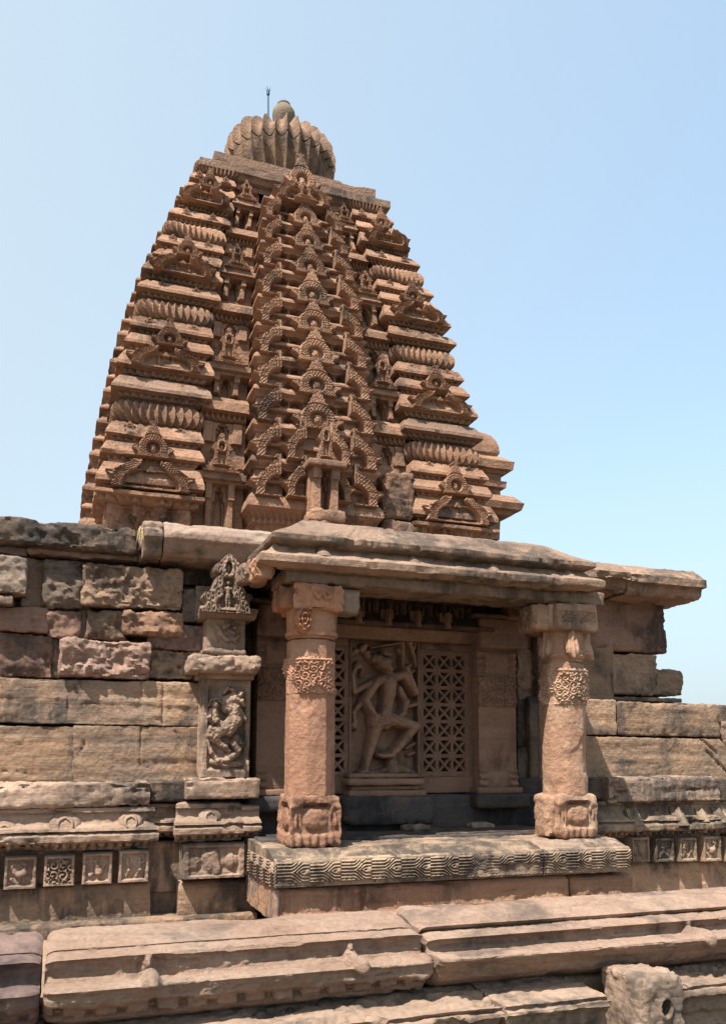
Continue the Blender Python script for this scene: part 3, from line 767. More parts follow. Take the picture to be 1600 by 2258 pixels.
def crack(pts, wd=.004, dp=.014):
    "thin fissures along pixel-free (x,z) polylines on the front face"
    def f(V, n):
        d = np.full(len(V), 9.)
        for pl in pts:
            for a, b in zip(pl[:-1], pl[1:]):
                dx, dz = b[0]-a[0], b[1]-a[1]; t = np.clip(((V[:, 0]-a[0])*dx+(V[:, 2]-a[1])*dz)/(dx*dx+dz*dz+1e-9), 0, 1)
                d = np.minimum(d, np.hypot(V[:, 0]-a[0]-dx*t, V[:, 2]-a[1]-dz*t))
        return -dp*np.exp(-(d/wd)**2)*np.clip(-n[:, 1], 0, 1)
    return f
def XZ(Y, *pts): return [tuple(P(x, y, Y)[[0, 2]]) for x, y in pts]

# ---- left wall, from the top down
Yc_ = -.16
a = P(-60, 1122, Yc_); b = P(306, 1222, Yc_)
box('capstone', (a[0]-1.2, Yc_, b[2]+.0), (b[0], .7, a[2]-.035), M['dark'], wl, r=.035, g=.022, amp=.018, wear=.05, fn=craggy(.03, 7, 3), seed=4)
blk('thin_slab', 62, 1205, 306, 1240, -.05, 'pink', wl, wear=.03, amp=.012, fn=craggy(.03, 5, 8))
blk('thin_slab', -60, 1196, 60, 1226, -.03, 'purple', wl, wear=.03, amp=.012, seed=9)
blk('chinking_stone', 306, 1219, 323, 1241, -.04, 'tan', wl, amp=.008, r=.01)
blk('stone_block', 323, 1226, 455, 1250, .02, 'rough', wl, amp=.012, wear=.02)
blk('stone_block', 455, 1226, 560, 1252, .06, 'rough', wl, amp=.012, wear=.02)
blk('stone_block', -60, 1219, 57, 1310, -.20, 'cornice', wl, wear=.03, amp=.012, seed=14, fn=craggy(.02, 12, 4))
blk('chinking_stone', -60, 1308, 28, 1333, -.18, 'tan', wl, amp=.008, r=.012)
blk('stone_block', 52, 1228, 200, 1348, .05, 'rough', wl, amp=.02, seed=31)
blk('stone_block', 98, 1229, 185, 1346, -.05, 'dark', wl, r=.06, amp=.03, wear=.05, fn=craggy(.05, 4, 31), seed=18)
blk('stone_block', 182, 1239, 402, 1346, -.10, 'rough', wl, r=.05, amp=.02, wear=.04, fn=craggy(.065, 4.5, 44), seed=44, g=.018)
blk('stone_block', 398, 1236, 560, 1300, .10, 'dark', wl, amp=.02)
blk('stone_block', 401, 1298, 434, 1374, .03, 'tan', wl, amp=.012, wear=.02)
blk('stone_block', 431, 1288, 480, 1374, .0, 'cornice', wl, r=.05, amp=.015, wear=.03)
blk('stone_block', 476, 1288, 560, 1500, .14, 'dark', wl, amp=.02)
blk('stone_block', -60, 1332, 106, 1397, -.04, 'red', wl, amp=.016, wear=.03, fn=craggy(.03, 4, 51))
blk('stone_block', 103, 1344, 178, 1412, -.06, 'red', wl, r=.05, amp=.02, wear=.05, fn=craggy(.03, 5, 52))
blk('stone_block', 172, 1343, 192, 1414, .03, 'tan', wl, amp=.01, r=.04)
blk('stone_block', 188, 1343, 280, 1413, -.03, 'rough', wl, amp=.018, wear=.03, r=.04, fn=craggy(.04, 4, 57))
blk('stone_block', 272, 1343, 402, 1404, -.13, 'orange', wl, r=.05, amp=.03, wear=.07, fn=craggy(.055, 4.5, 61), g=.018)
blk('stone_block', -60, 1392, 116, 1497, -.02, 'red', wl, amp=.014, wear=.04, fn=craggy(.04, 4, 66))
blk('stone_block', 113, 1408, 134, 1497, .02, 'tan', wl, amp=.01, r=.03)
blk('stone_block', 131, 1407, 332, 1497, -.16, 'pink', wl, r=.04, amp=.02, wear=.05, fn=craggy(.065, 4.5, 71), g=.018, seed=71)
blk('stone_block', 329, 1372, 462, 1436, -.10, 'purple', wl, r=.04, amp=.02, wear=.06, fn=craggy(.05, 4, 75))
blk('stone_block', 331, 1432, 462, 1499, -.06, 'tan', wl, r=.04, amp=.02, wear=.05, fn=craggy(.07, 4, 79))
# smooth ashlar
Y1 = -.10
c1 = XZ(Y1, (150, 1494), (149, 1600)), XZ(Y1, (312, 1496), (312, 1601)), XZ(Y1, (360, 1498), (358, 1601)), XZ(Y1, (312, 1580), (345, 1584)), XZ(Y1, (75, 1530), (130, 1545), (220, 1552))
blk('ashlar_course', -60, 1491, 438, 1601.5, Y1, 'ashlar', wl, r=.009, wear=.008, amp=.012, layer=.016, fn=crack(c1), g=.018, seed=80)
blk('ashlar_block', -60, 1599.5, 161, 1726, Y1+.01, 'ashlar', wl, r=.009, wear=.008, amp=.010, layer=.014, g=.018, seed=81, fn=crack([XZ(Y1, (0, 1702), (30, 1699), (80, 1712))]))
blk('ashlar_block', 162.2, 1599.5, 438, 1724, Y1+.005, 'ashlar', wl, r=.009, wear=.008, amp=.010, layer=.012, g=.018, seed=82, fn=crack([XZ(Y1, (190, 1618), (186, 1645), (170, 1665), (163, 1668)), XZ(Y1, (312, 1602), (310, 1700)), XZ(Y1, (385, 1612), (405, 1640), (436, 1652))], .005, .02))
box('wall_core', (-2.2, .22, .4), (1.75, .7, 4.1), M['rough'], wl, r=.02, g=.1, amp=.02)
# base courses
def base_prof(z0, z1, Y, kind, dep=.6):
    H = z1-z0; B = Y+dep
    if kind == 'slab': return [(Y+.02, z1), (Y, z1-.02), (Y, z0+.015), (Y+.015, z0), (B, z0), (B, z1)]
    if kind == 'eave':                                    # drip moulding with a ridge and a step under it
        return [(Y+.24, z1), (Y+.13, z1-.05*H), (Y+.12, z1-.14*H), (Y+.15, z1-.17*H), (Y+.145, z1-.36*H), (Y+.125, z1-.43*H), (Y+.02, z1-.49*H), (Y+.01, z1-.55*H), (Y+.05, z1-.58*H), (Y, z1-.66*H), (Y, z1-.78*H),
                (Y+.02, z1-.82*H), (Y+.07, z1-.84*H), (Y+.08, z1-.92*H), (Y+.12, z1-.93*H), (Y+.13, z0), (B, z0), (B, z1)]
    if kind == 'foot':
        return [(Y+.10, z1), (Y+.06, z1-.06*H), (Y+.045, z1-.16*H), (Y+.04, z1-.72*H), (Y+.02, z1-.82*H), (Y-.02, z1-.92*H), (Y-.02, z0), (B, z0), (B, z1)]
def dent(z0, z1, x0, pitch, d):
    def f(p):
        m = (p[..., 2] > z0) & (p[..., 2] < z1) & (((p[..., 0]-x0)/pitch) % 1.0 < .35)
        return -d*m
    return f
def course(name, x0, y0, x1, y1, Y, kind, mat, par, **k):
    a = P(x0, y0, Y); b = P(x1, y1, Y); c = P((x0+x1)/2, (y0+y1)/2, Y)
    z1, z0 = a[2], b[2]; k.setdefault('seed', int(x0+y0) % 991)
    if kind == 'eave' and 'fn' not in k: k['fn'] = dent(z0, z0+.17*(z1-z0), a[0], .075, .03)
    return mould(name, base_prof(z0, z1, Y, kind), a[0], b[0], M[mat], par, **k)
course('base_course', -60, 1727, 330, 1777, -.30, 'slab', 'tan', wl, amp=.02, chip=.05, g=.022, layer=.02)
course('base_course', 327, 1722, 418, 1768, -.20, 'slab', 'dark', wl, amp=.012, chip=.02)
course('base_course', 412, 1716, 572, 1761, -.36, 'slab', 'tan', wl, amp=.012, chip=.03, g=.02)
course('drip_moulding', -60, 1783, 331, 1874, -.40, 'eave', 'tan', wl, amp=.014, chip=.04, g=.02, mitre=(0, .25))
course('drip_moulding', 322, 1772, 410, 1850, -.24, 'eave', 'ashlar', wl, amp=.012, chip=.03, g=.02)
course('drip_moulding', 402, 1772, 538, 1856, -.44, 'eave', 'tan', wl, amp=.014, chip=.03, g=.02, mitre=(.25, 0))
course('drip_moulding', 539, 1777, 578, 1848, -.44, 'eave', 'tan', wl, amp=.012, chip=.05, g=.02)
# medallions on the drip moulding
def medallion(px, py, Y, r, par, mat='tan'):
    c = P(px, py, Y)
    def h(U, V):
        d = np.hypot(U-c[0], V-c[2]); return .03*bump(d-r*.82, r*.18)+.012*(d < r*.7)+.03*(1-sm(r*1.0, r*1.5, np.hypot((U-c[0])*.8, V-c[2]-r*.25)))-.02
    relief('medallion', c[0]-r*1.7, c[0]+r*1.7, c[2]-r*1.2, c[2]+r*1.7, 40, 36, h, lambda U, V, H: p3(U, Y+.10+(V-c[2])*.55-H, V), -.06, M[mat], par)
medallion(143, 1822, -.40, .075, wl); medallion(290, 1815, -.40, .06, wl); medallion(468, 1805, -.44, .06, wl); medallion(8, 1836, -.40, .06, wl)
course('recessed_band', -60, 1868, 425, 1966, -.14, 'slab', 'ashlar', wl, amp=.01)
# carved panels
def panel(px0, py0, px1, py1, Y, seed, par, mat='tan', fig=None, dep=.16):
    a = P(px0, py0, Y); b = P(px1, py1, Y); w_ = b[0]-a[0]; h_ = a[2]-b[2]; cx = (a[0]+b[0])/2; cz = (a[2]+b[2])/2
    def h(U, V):
        u = (U-cx)/(w_/2); v = (V-cz)/(h_/2)
        fr = np.maximum(np.abs(u), np.abs(v)); r = .03*sm(.70, .80, fr)-.03*sm(.93, 1.02, fr)
        if fig == 'lines': r = np.maximum(r, .02*(np.cos(u*16) > .2)*(fr < .72)*(np.abs(u) < .3)); 
        k = caps(u, v*h_/w_, fig, .06) if isinstance(fig, list) else scroll(u, v*h_/w_, .55, seed, 6)*.25*(fr < .75)
        r = np.maximum(r, np.clip(k, -.05, .40)*.15)+.008*fbm(p3(U*30, V*30, seed), seed, 3)
        return r-.045*sm(.9, 1.0, fr)**2
    return relief('carved_panel', a[0], b[0], b[2], a[2], 56, 50, h, plane_map(Y), -dep, M[mat], par)
goose = [(-.05, -.15, .28, .18, -.05, .26, 0), (.2, .1, .14, .3, .45, .1, .05), (.3, .5, .12, .1, .58, .1, .1), (-.3, 0, .15, -.55, .4, .1, 0), (-.5, .45, .1, -.2, .62, .07, 0), (0, -.35, .09, -.05, -.65, .07, 0), (.2, -.35, .09, .25, -.65, .07, 0), (-.55, -.4, .12, -.4, -.6, .08, 0)]
twof = [(-.42, .45, .13, -.42, .4, .12, .05), (-.42, .2, .15, -.35, -.2, .13, 0), (-.35, -.25, .11, -.5, -.65, .08, 0), (-.3, -.25, .1, -.15, -.6, .08, 0), (-.5, .15, .08, -.1, .05, .07, .03),
        (.35, .5, .13, .35, .45, .12, .05), (.35, .25, .15, .38, -.2, .13, 0), (.3, -.25, .1, .15, -.65, .08, 0), (.42, -.2, .1, .6, -.6, .08, 0), (.3, .15, .08, .65, .3, .07, .03)]
bird = [(.0, .1, .2, .1, -.25, .28, 0), (0, .2, .14, -.2, .5, .1, .05), (-.2, .5, .1, .1, .6, .08, .05), (.25, -.1, .14, .55, .35, .08, 0), (.1, -.4, .07, .1, -.65, .06, 0), (-.45, -.4, .18, -.3, -.3, .1, 0), (-.55, .1, .08, -.5, .5, .06, 0)]
archer = [(-.25, .5, .12, -.25, .45, .12, .05), (-.22, .25, .15, -.1, -.15, .13, 0), (-.15, -.2, .12, -.4, -.62, .09, 0), (0, -.2, .12, .35, -.5, .09, 0), (-.1, .2, .08, .55, .3, .06, .03), (.55, .6, .05, .6, -.2, .05, 0), (-.3, .2, .08, .1, .05, .07, .03)]
for (x0, y0, x1, y1), f, s in zip(((10, 1889, 80, 1961), (97, 1887, 164, 1954), (182, 1881, 247, 1950), (262, 1875, 328, 1946)), (goose, 'lines', bird, twof), (1, 2, 3, 4)):
    panel(x0, y0, x1, y1, -.30, s, wl, 'tan', f)
panel(-75, 1893, -10, 1966, -.30, 5, wl, 'tan', goose)
box('dado_block', (PX(401, 1900, -.36), -.34, PZ(401, 1937, -.36)), (PX(541, 1900, -.36), .1, PZ(401, 1862, -.36)), M['tan'], wl, r=.015, g=.04, amp=.008)
panel(401, 1862, 541, 1936, -.36, 6, wl, 'tan', [(-.62, -.02, .24, -.6, 0, .2, -.05), (-.2, .1, .22, -.1, -.15, .2, 0), (.0, .25, .13, .1, -.3, .12, .08), (.1, -.3, .1, .02, -.36, .08, .05), (.58, .0, .27, .6, 0, .2, 0), (-.7, -.35, .08, .8, -.38, .08, -.02), (.3, .3, .07, .25, -.1, .07, 0)], dep=.1)
course('dado_end', 541, 1860, 560, 1932, -.34, 'slab', 'tan', wl, amp=.01)
course('foot_course', -60, 1962, 330, 2062, -.28, 'foot', 'ashlar', wl, amp=.010, layer=.01, fn=lambda p: -.02*np.exp(-((p[..., 0]-PX(140, 2000, -.28))/.006)**2))
course('foot_course', 326, 1950, 398, 2055, -.12, 'slab', 'dark', wl, amp=.01)
course('foot_course', 395, 1948, 526, 2052, -.32, 'foot', 'ashlar', wl, amp=.010, layer=.01)
course('foot_course', 524, 1944, 566, 2046, -.26, 'foot', 'tan', wl, amp=.010)
course('foot_course', -60, 2050, 566, 2075, -.36, 'slab', 'ashlar', wl, amp=.01)

# ---- ledge slabs crowning the wall beside the porch
corn = thing('cornice', 'grey half round cornice slab over the wall just left of the porch roof', 'cornice', (1.2, -.3, 4.1))
def kpr(Y, z0, z1, back=.5):
    H = z1-z0; return [(Y+.34, z1+.02), (Y+.16, z1), (Y+.05, z1-.14*H), (Y, z1-.34*H), (Y, z1-.52*H), (Y+.03, z1-.60*H), (Y+.10, z0+.02), (Y+.12, z0), (Y+back, z0), (Y+back, z1+.02)]
Yk = -.40
z1 = PZ(420, 1146, Yk); z0 = PZ(420, 1228, Yk)
mould('end_piece', kpr(Yk, z0, z1, 1.), PX(318, 1190, Yk), PX(362, 1190, Yk)-.006, M['tan'], corn, amp=.016, chip=.04, g=.02)
mould('slab', kpr(Yk, z0, z1, 1.), PX(362, 1190, Yk)+.006, PX(640, 1190, Yk), M['cornice'], corn, amp=.012, chip=.02, g=.025)
cr2 = thing('cornice', 'wide brown cornice slabs jutting out over the wall right of the porch, cracked in the middle', 'cornice', (5.8, -.4, 4.2))
Yr = -.52
def rpr(Y, z0, z1, back=1.1):
    H = z1-z0; return [(Y+.55, z1+.05), (Y+.22, z1), (Y, z1-.42*H), (Y, z1-.66*H), (Y+.08, z1-.68*H), (Y+.10, z0+.1*H), (Y+.14, z0), (Y+back, z0-.02), (Y+back, z1+.05)]
xa, xb, xc_ = PX(1240, 1270, Yr), PX(1394, 1270, Yr), PX(1562, 1270, Yr)
mould('slab', rpr(Yr, PZ(1400, 1302, Yr), PZ(1400, 1236, Yr)), xa, xb-.006, M['roof'], cr2, amp=.014, chip=.03, g=.025)
mould('slab', rpr(Yr, PZ(1400, 1306, Yr), PZ(1400, 1236, Yr)), xb+.006, xc_-.02, M['roof'], cr2, amp=.014, chip=.02, g=.025, seed=3)

# ---- right wall
blk('stone_block', 1296, 1306, 1472, 1441, .0, 'red', wr, dep=.9, r=.06, amp=.012, wear=.05, seed=8)
blk('stone_block', 1290, 1436, 1452, 1535, .02, 'rough', wr, dep=.8, r=.07, amp=.02, wear=.03, fn=craggy(.04, 3, 8))
blk('stone_block', 1440, 1474, 1508, 1535, .04, 'rough', wr, dep=.7, r=.06, amp=.02, wear=.05, fn=craggy(.03, 4, 9))
blk('thin_slab', 1290, 1533, 1504, 1550, .03, 'rough', wr, dep=.7, amp=.01)
blk('ashlar_block', 1280, 1541, 1360, 1622, -.16, 'ashlar', wr, r=.01, layer=.012, amp=.012, wear=.01, g=.02, seed=11)
blk('ashlar_block', 1361.5, 1546, 1590, 1627, -.165, 'ashlar', wr, layer=.014, amp=.012, wear=.03, g=.02, r=.03, seed=12, dep=.6)
blk('ashlar_block', 1592, 1590, 1680, 1632, -.15, 'tan', wr, layer=.014, amp=.012, wear=.03, dep=.6)
blk('ashlar_course', 1280, 1624, 1680, 1720, -.16, 'ashlar', wr, r=.01, layer=.016, amp=.012, wear=.008, g=.02, seed=13,
    fn=crack([XZ(-.16, (1545, 1630), (1570, 1652), (1580, 1660)), XZ(-.16, (1558, 1656), (1585, 1685), (1605, 1705)), XZ(-.16, (1590, 1630), (1605, 1650))], .012, .035))
box('wall_core', (5.25, .25, .4), (8.2, .7, 2.86), M['rough'], wr, r=.02, g=.1, amp=.02)
blk('stone_block', 1140, 1428, 1196, 1545, .12, 'rough', wr, amp=.02, fn=craggy(.05, 5, 2))
blk('stone_block', 1140, 1542, 1168, 1650, .10, 'dark', wr, amp=.015)
blk('stone_block', 1166, 1536, 1200, 1720, .02, 'dark', wr, amp=.015, r=.05)
blk('stone_block', 1140, 1648, 1170, 1724, .08, 'dark', wr, amp=.015)
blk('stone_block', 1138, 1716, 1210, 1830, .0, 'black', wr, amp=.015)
blk('stone_block', 1140, 1330, 1210, 1432, .14, 'rough', wr, amp=.02)
box('stone_block', (4.9, .0, 1.3), (5.9, .4, 3.9), M['rough'], wr, r=.03, g=.06, amp=.02)
course('base_course', 1290, 1714, 1345, 1764, -.28, 'slab', 'dark', wr, amp=.012, chip=.02)
course('base_course', 1342, 1714, 1588, 1766, -.38, 'slab', 'tan', wr, amp=.02, chip=.06, g=.02, layer=.02)
course('base_course', 1586, 1716, 1680, 1766, -.33, 'slab', 'dark', wr, amp=.012, chip=.02)
course('drip_moulding', 1290, 1766, 1680, 1842, -.44, 'eave', 'slab', wr, amp=.014, chip=.04, g=.02)
def kudu(px, py, Y, s, par, mat='tan', lean=.55):
    c = P(px, py, Y)
    def h(U, V):
        u = (U-c[0])/s; v = (V-c[2])/s; w_ = np.interp(v, [-1, -.3, .4, 1.0, 1.3], [1, .95, .6, .22, .08]); return np.clip(.5*s*(1-(np.abs(u)/w_)**2), -.02, 1)-.012
    relief('bud', c[0]-s, c[0]+s, c[2]-s, c[2]+1.3*s, 22, 24, h, lambda U, V, H: p3(U, Y+.05+(V-c[2])*lean-H, V), -.08, M[mat], par)
for px, py, s in ((1508, 1803, .085), (1560, 1800, .06), (1410, 1805, .075), (1598, 1800, .07)): kudu(px, py, -.44, s, wr, 'slab')
course('recessed_band', 1330, 1838, 1680, 1912, -.20, 'slab', 'dark', wr, amp=.01)
for (x0, y0, x1, y1), f, s in zip(((1388, 1846, 1430, 1902), (1440, 1848, 1484, 1901), (1494, 1847, 1534, 1900), (1546, 1844, 1588, 1900), (1598, 1846, 1640, 1900)), (bird, archer, twof, goose, bird), (11, 12, 13, 14, 15)):
    panel(x0, y0, x1, y1, -.36, s, wr, 'slab', f)
course('foot_course', 1330, 1908, 1680, 1990, -.32, 'foot', 'ashlar', wr, amp=.012, layer=.01)
fb = box('stone_block', (9.2, 1.2, 0), (11.5, 2.2, PZ(1590, 1562, 1.2)), M['orange'], None, r=.1, g=.06, amp=.04)
tag(fb, 'low rounded orange brown block at the far right edge behind the right wall', 'stone block')

# ================================================================== CARVED PILASTER
pil = thing('carved_pilaster', 'carved wall pilaster with a rearing beast panel and a little gabled shrine on top', 'pilaster', (1.42, -.2, 1.9))
Yp = -.30
def pxl(L, Y, f=1.):
    out = []
    for x0, y0, r0, x1, y1, r1, lift in L:
        a = P(x0, y0, Y); b = P(x1, y1, Y); k = (Y+8)/F_*1.0
        out.append((a[0], a[2], r0*k*f, b[0], b[2], r1*k*f, lift))
    return out
beast = pxl([(522, 1543, 11, 514, 1540, 12, .02), (530, 1548, 6, 534, 1556, 4, .05), (526, 1534, 5, 528, 1530, 4, .05), (505, 1548, 17, 500, 1562, 14, -.01), (514, 1562, 17, 520, 1590, 15, 0), (512, 1590, 17, 498, 1610, 15, -.01),
             (490, 1604, 17, 472, 1628, 12, -.02), (468, 1608, 10, 462, 1622, 8, -.01), (520, 1590, 10, 505, 1618, 8, .02), (528, 1570, 7, 540, 1585, 5, .01), (538, 1583, 6, 542, 1590, 5, .0),
             (494, 1528, 4, 500, 1519, 4, .01), (500, 1519, 4, 512, 1522, 4, .01), (512, 1522, 4, 514, 1532, 4, .01),
             (474, 1556, 6, 474, 1553, 6, .03), (473, 1567, 7, 475, 1588, 8, .01), (466, 1566, 4, 461, 1582, 4, .01), (461, 1582, 4, 470, 1594, 4, .02), (476, 1590, 6, 488, 1597, 5, .02),
             (462, 1556, 2.5, 466, 1544, 2.5, 0), (466, 1544, 2.5, 478, 1542, 2.5, 0), (478, 1542, 2.5, 489, 1552, 2.5, 0), (489, 1552, 2.5, 491, 1570, 2.5, 0),
             (482, 1636, 8, 496, 1648, 7, -.01), (496, 1648, 6, 504, 1656, 5, 0), (520, 1628, 9, 530, 1640, 7, 0), (514, 1640, 8, 524, 1654, 7, .01), (526, 1655, 5, 538, 1640, 3, 0), (512, 1664, 7, 500, 1668, 6, -.01),
             (458, 1632, 3, 466, 1660, 5, -.01), (466, 1660, 5, 480, 1677, 5, -.01), (480, 1677, 5, 502, 1676, 6, -.01), (502, 1676, 7, 524, 1662, 6, -.01), (470, 1680, 9, 500, 1690, 8, -.03), (505, 1686, 8, 535, 1684, 8, -.03)], Yp)
xa, xb = PX(446, 1600, Yp), PX(552, 1600, Yp); za, zb = PZ(500, 1714, Yp), PZ(500, 1494, Yp)
def pil_h(U, V):
    k = caps(U, V, beast, .012)
    u = (U-(xa+xb)/2)/((xb-xa)/2); v = (V-za)/(zb-za)
    pn = -.035*sm(.80, .72, np.abs(u))*sm(.06, .10, v)*sm(.93, .86, v)
    h = np.maximum(pn, np.clip(k*1.5, -.2, .13)); h = h+.010*fbm(p3(U*14, V*14, 2), 3, 4)+.012*fbm(p3(U*45, V*45, 2), 5, 3)*(h > .0)
    return h-.02*(sm(.96, 1, np.abs(u)))-.04*sm(.45, .2, v)*sm(.8, 1, np.abs(u))*sm(.2, .5, fbm(p3(U*9, V*9, 1), 1, 2)+.4)
relief('shaft', xa, xb, za, zb, 120, 210, pil_h, plane_map(Yp), -.5, M['tan'], pil)
box('side_strip', (PX(437, 1600, -.12), -.12, za), (xa+.01, .3, zb+.0), M['tan'], pil, r=.01, g=.03, amp=.006)
# rough capital stone
Yq = -.48
box('capital', (PX(419, 1470, Yq), Yq, PZ(500, 1483, Yq)), (PX(575, 1470, Yq), .25, PZ(500, 1443, Yq)), M['tan'], pil, r=.045, g=.02, amp=.02, wear=.03, fn=craggy(.035, 7, 5), seed=21)
box('capital_neck', (PX(440, 1480, Yq+.12), Yq+.12, PZ(500, 1498, Yq+.12)), (PX(562, 1480, Yq+.12), .2, PZ(500, 1478, Yq+.12)), M['tan'], pil, r=.02, g=.03, amp=.008)
box('block_foot', (PX(449, 1430, -.38), -.38, PZ(500, 1446, -.38)), (PX(545, 1430, -.38), .2, PZ(500, 1429, -.38)), M['cornice'], pil, r=.03, g=.02, amp=.012, wear=.04)
Yb = -.32
xa2, xb2, za2, zb2 = PX(456, 1400, Yb), PX(540, 1400, Yb), PZ(500, 1433, Yb), PZ(500, 1364, Yb)
curl = pxl([(480, 1383, 5, 488, 1400, 6, 0), (488, 1400, 7, 500, 1412, 6, 0), (500, 1412, 5, 520, 1410, 5, 0), (494, 1384, 6, 503, 1380, 5, .01), (503, 1390, 4, 516, 1398, 5, 0), (514, 1376, 3, 526, 1382, 3, 0), (526, 1382, 3, 524, 1394, 3, 0), (524, 1394, 3, 510, 1394, 3, 0), (508, 1378, 3, 514, 1376, 3, 0),
            (516, 1385, 5, 517, 1386, 5, .01), (470, 1398, 4, 478, 1414, 5, -.01), (526, 1404, 4, 518, 1416, 4, 0)], Yb)
relief('carved_block', xa2, xb2, za2, zb2, 76, 66, lambda U, V: np.maximum(0, np.clip(caps(U, V, curl, .01)*1.4, 0, .06))+.008*fbm(p3(U*20, V*20, 1), 2, 3), plane_map(Yb), -.4, M['tan'], pil)
mould('gable_ledge', [(Yb-.14, PZ(500, 1345, Yb)), (Yb-.15, PZ(500, 1351, Yb)), (Yb-.10, PZ(500, 1356, Yb)), (Yb-.05, PZ(500, 1366, Yb)), (.2, PZ(500, 1366, Yb)), (.2, PZ(500, 1345, Yb))], PX(447, 1350, Yb-.1), PX(560, 1350, Yb-.1), M['tan'], pil, g=.02, amp=.008, mitre=(.1, .1))
Yg = -.45
gx = PX(503, 1300, Yg); gz0 = PZ(503, 1352, Yg); gz1 = PZ(503, 1222, Yg); gs_ = (PX(562, 1350, Yg)-PX(446, 1350, Yg))/2; gH = gz1-gz0
WG = crest_w([(0, 1.0), (.04, .96), (.10, .80), (.20, .80), (.27, .92), (.33, .88), (.34, .70), (.40, .60), (.48, .52), (.56, .46), (.60, .44), (.62, .28), (.66, .28), (.67, .44), (.72, .50), (.80, .52), (.83, .42), (.86, .34), (.90, .27), (.94, .18), (.97, .11), (1.0, .06)])
fig = [(0, .50, .055, 0, .515, .055, .03), (0, .44, .035, 0, .43, .03, .0), (-.10, .41, .05, .10, .41, .05, .0), (0, .39, .085, 0, .30, .06, .0), (0, .28, .08, 0, .27, .075, .0), (-.05, .25, .055, -.06, .15, .042, .0), (-.06, .15, .042, -.06, .05, .032, .0), (.05, .25, .055, .06, .15, .042, .0), (.06, .15, .042, .05, .05, .032, .0),
       (-.13, .41, .04, -.21, .33, .035, .0), (-.21, .33, .035, -.26, .42, .03, .0), (.13, .41, .04, .21, .33, .035, .0), (.21, .33, .035, .28, .38, .03, .0), (-.36, .19, .045, -.36, .20, .045, .02), (-.36, .13, .06, -.34, .06, .07, .0), (.36, .19, .045, .36, .20, .045, .02), (.36, .13, .06, .36, .06, .07, .0)]
def gab(U, V):
    u = U; v = V
    h = .12+.05*scroll(u, v*1.1, .22, 6)
    pit = sm(.22, .18, np.abs(u)-.0)*sm(.02, .04, v)*sm(.60, .56, v); pit = np.maximum(pit, sm(.42, .38, np.hypot(u, (v-.12)*2.6))*(v > .02))
    rr = np.hypot(u, (v-.76)*1.15); pit2 = sm(.13, .11, rr)
    h = h+.08*bump(rr-.17, .05)+.05*bump(np.hypot(u, (v-.12)*2.6)-.5, .07)
    h = h*(1-pit)+pit*(-.12); h = h*(1-pit2)-.14*pit2
    h = np.maximum(h, np.where(rr < .09, -.10+.12*np.sqrt(np.clip(1-(rr/.09)**2, 0, 1)), -9))
    return np.maximum(h, caps(u, v*gH/gs_, [(a_, b_*gH/gs_, c_*1.25, d_, e_*gH/gs_, f_*1.25, g_) for a_, b_, c_, d_, e_, f_, g_ in fig], .02, -1)*1.2+.02)
relief('gable', lambda v: -WG(v), WG, 0., 1., 110, 150, gab, lambda U, V, H: p3(gx+U*gs_, Yg-H*gs_*.8, gz0+V*gH), -1.5, M['tan'], pil)

# ================================================================== PORCH
porch = thing('porch', 'shallow stone porch with two round carved pillars under a double eaved slab roof', 'porch', (3.2, -.7, .7))
FZ = 1.445
XL, XR = PX(605, 1965, -1.45), PX(1394, 1919, -1.45)
XJ = PX(1201, 1900, -1.45)
zb_ = PZ(605, 1962, -1.45); zt_ = PZ(609, 1896, -1.45)
def slabprof(y): return [(y, zt_-.03), (y+.02, zt_-.008), (-1.22, FZ-.006), (-.9, FZ), (.05, FZ+.02), (.05, zb_+.01), (y+.03, zb_), (y, zb_+.02)]
for i, (a, b, mt) in enumerate(((XL+.006, XJ-.006, 'slab'), (XJ+.006, XR-.006, 'tan'))):
    sl = mould('platform_slab', slabprof(-1.43), a, b, M[mt], porch, g=.03, amp=.012, chip=.02, seed=5+i)
    def h(U, V, a=a, b=b):
        m = meander(U-XL-.02, V, zb_+.045, zt_-.035, .265); inside = sm(zt_-.022, zt_-.035, V)*sm(zb_+.035, zb_+.045, V)
        bead = (.5+.5*np.cos(U*150))*sm(zb_+.036, zb_+.030, V)*sm(zb_+.016, zb_+.022, V)
        er = sm(.0, .4, fbm(p3(U*2.6, V*5, 2), 7, 4, .6))*.85
        return -.012+(.030*m*inside)*(1-er)+.010*bead-.03*sm(zt_-.02, zt_, V)**2+.008*fbm(p3(U*14, V*14, 3), 4, 3)-.03*sm(.25, .5, fbm(p3(U*3, V*6, 3), 21, 3))*sm(zt_-.08, zt_, V)
    relief('carved_band', a, b, zb_+.004, zt_-.002, int((b-a)/.0075), 54, h, plane_map(-1.435), -.04, M['slab'], sl)
def hl(U, V):
    m = meander(U-.03, V, zb_+.045, zt_-.035, .26); return -.01+.035*m*sm(zt_-.02, zt_-.035, V)+.006*fbm(p3(U*14, V*14, 3), 4, 3)
relief('carved_side', -1.42, -.42, zb_+.004, zt_-.004, 130, 44, hl, lambda U, V, H: p3(XL+.012-H, U, V), -.04, M['tan'], porch)
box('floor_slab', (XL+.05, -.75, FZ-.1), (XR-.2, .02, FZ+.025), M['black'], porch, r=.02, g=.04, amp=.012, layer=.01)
box('floor_slab', (3.35, -.7, FZ), (4.6, .02, FZ+.04), M['dark'], porch, r=.02, g=.04, amp=.012)
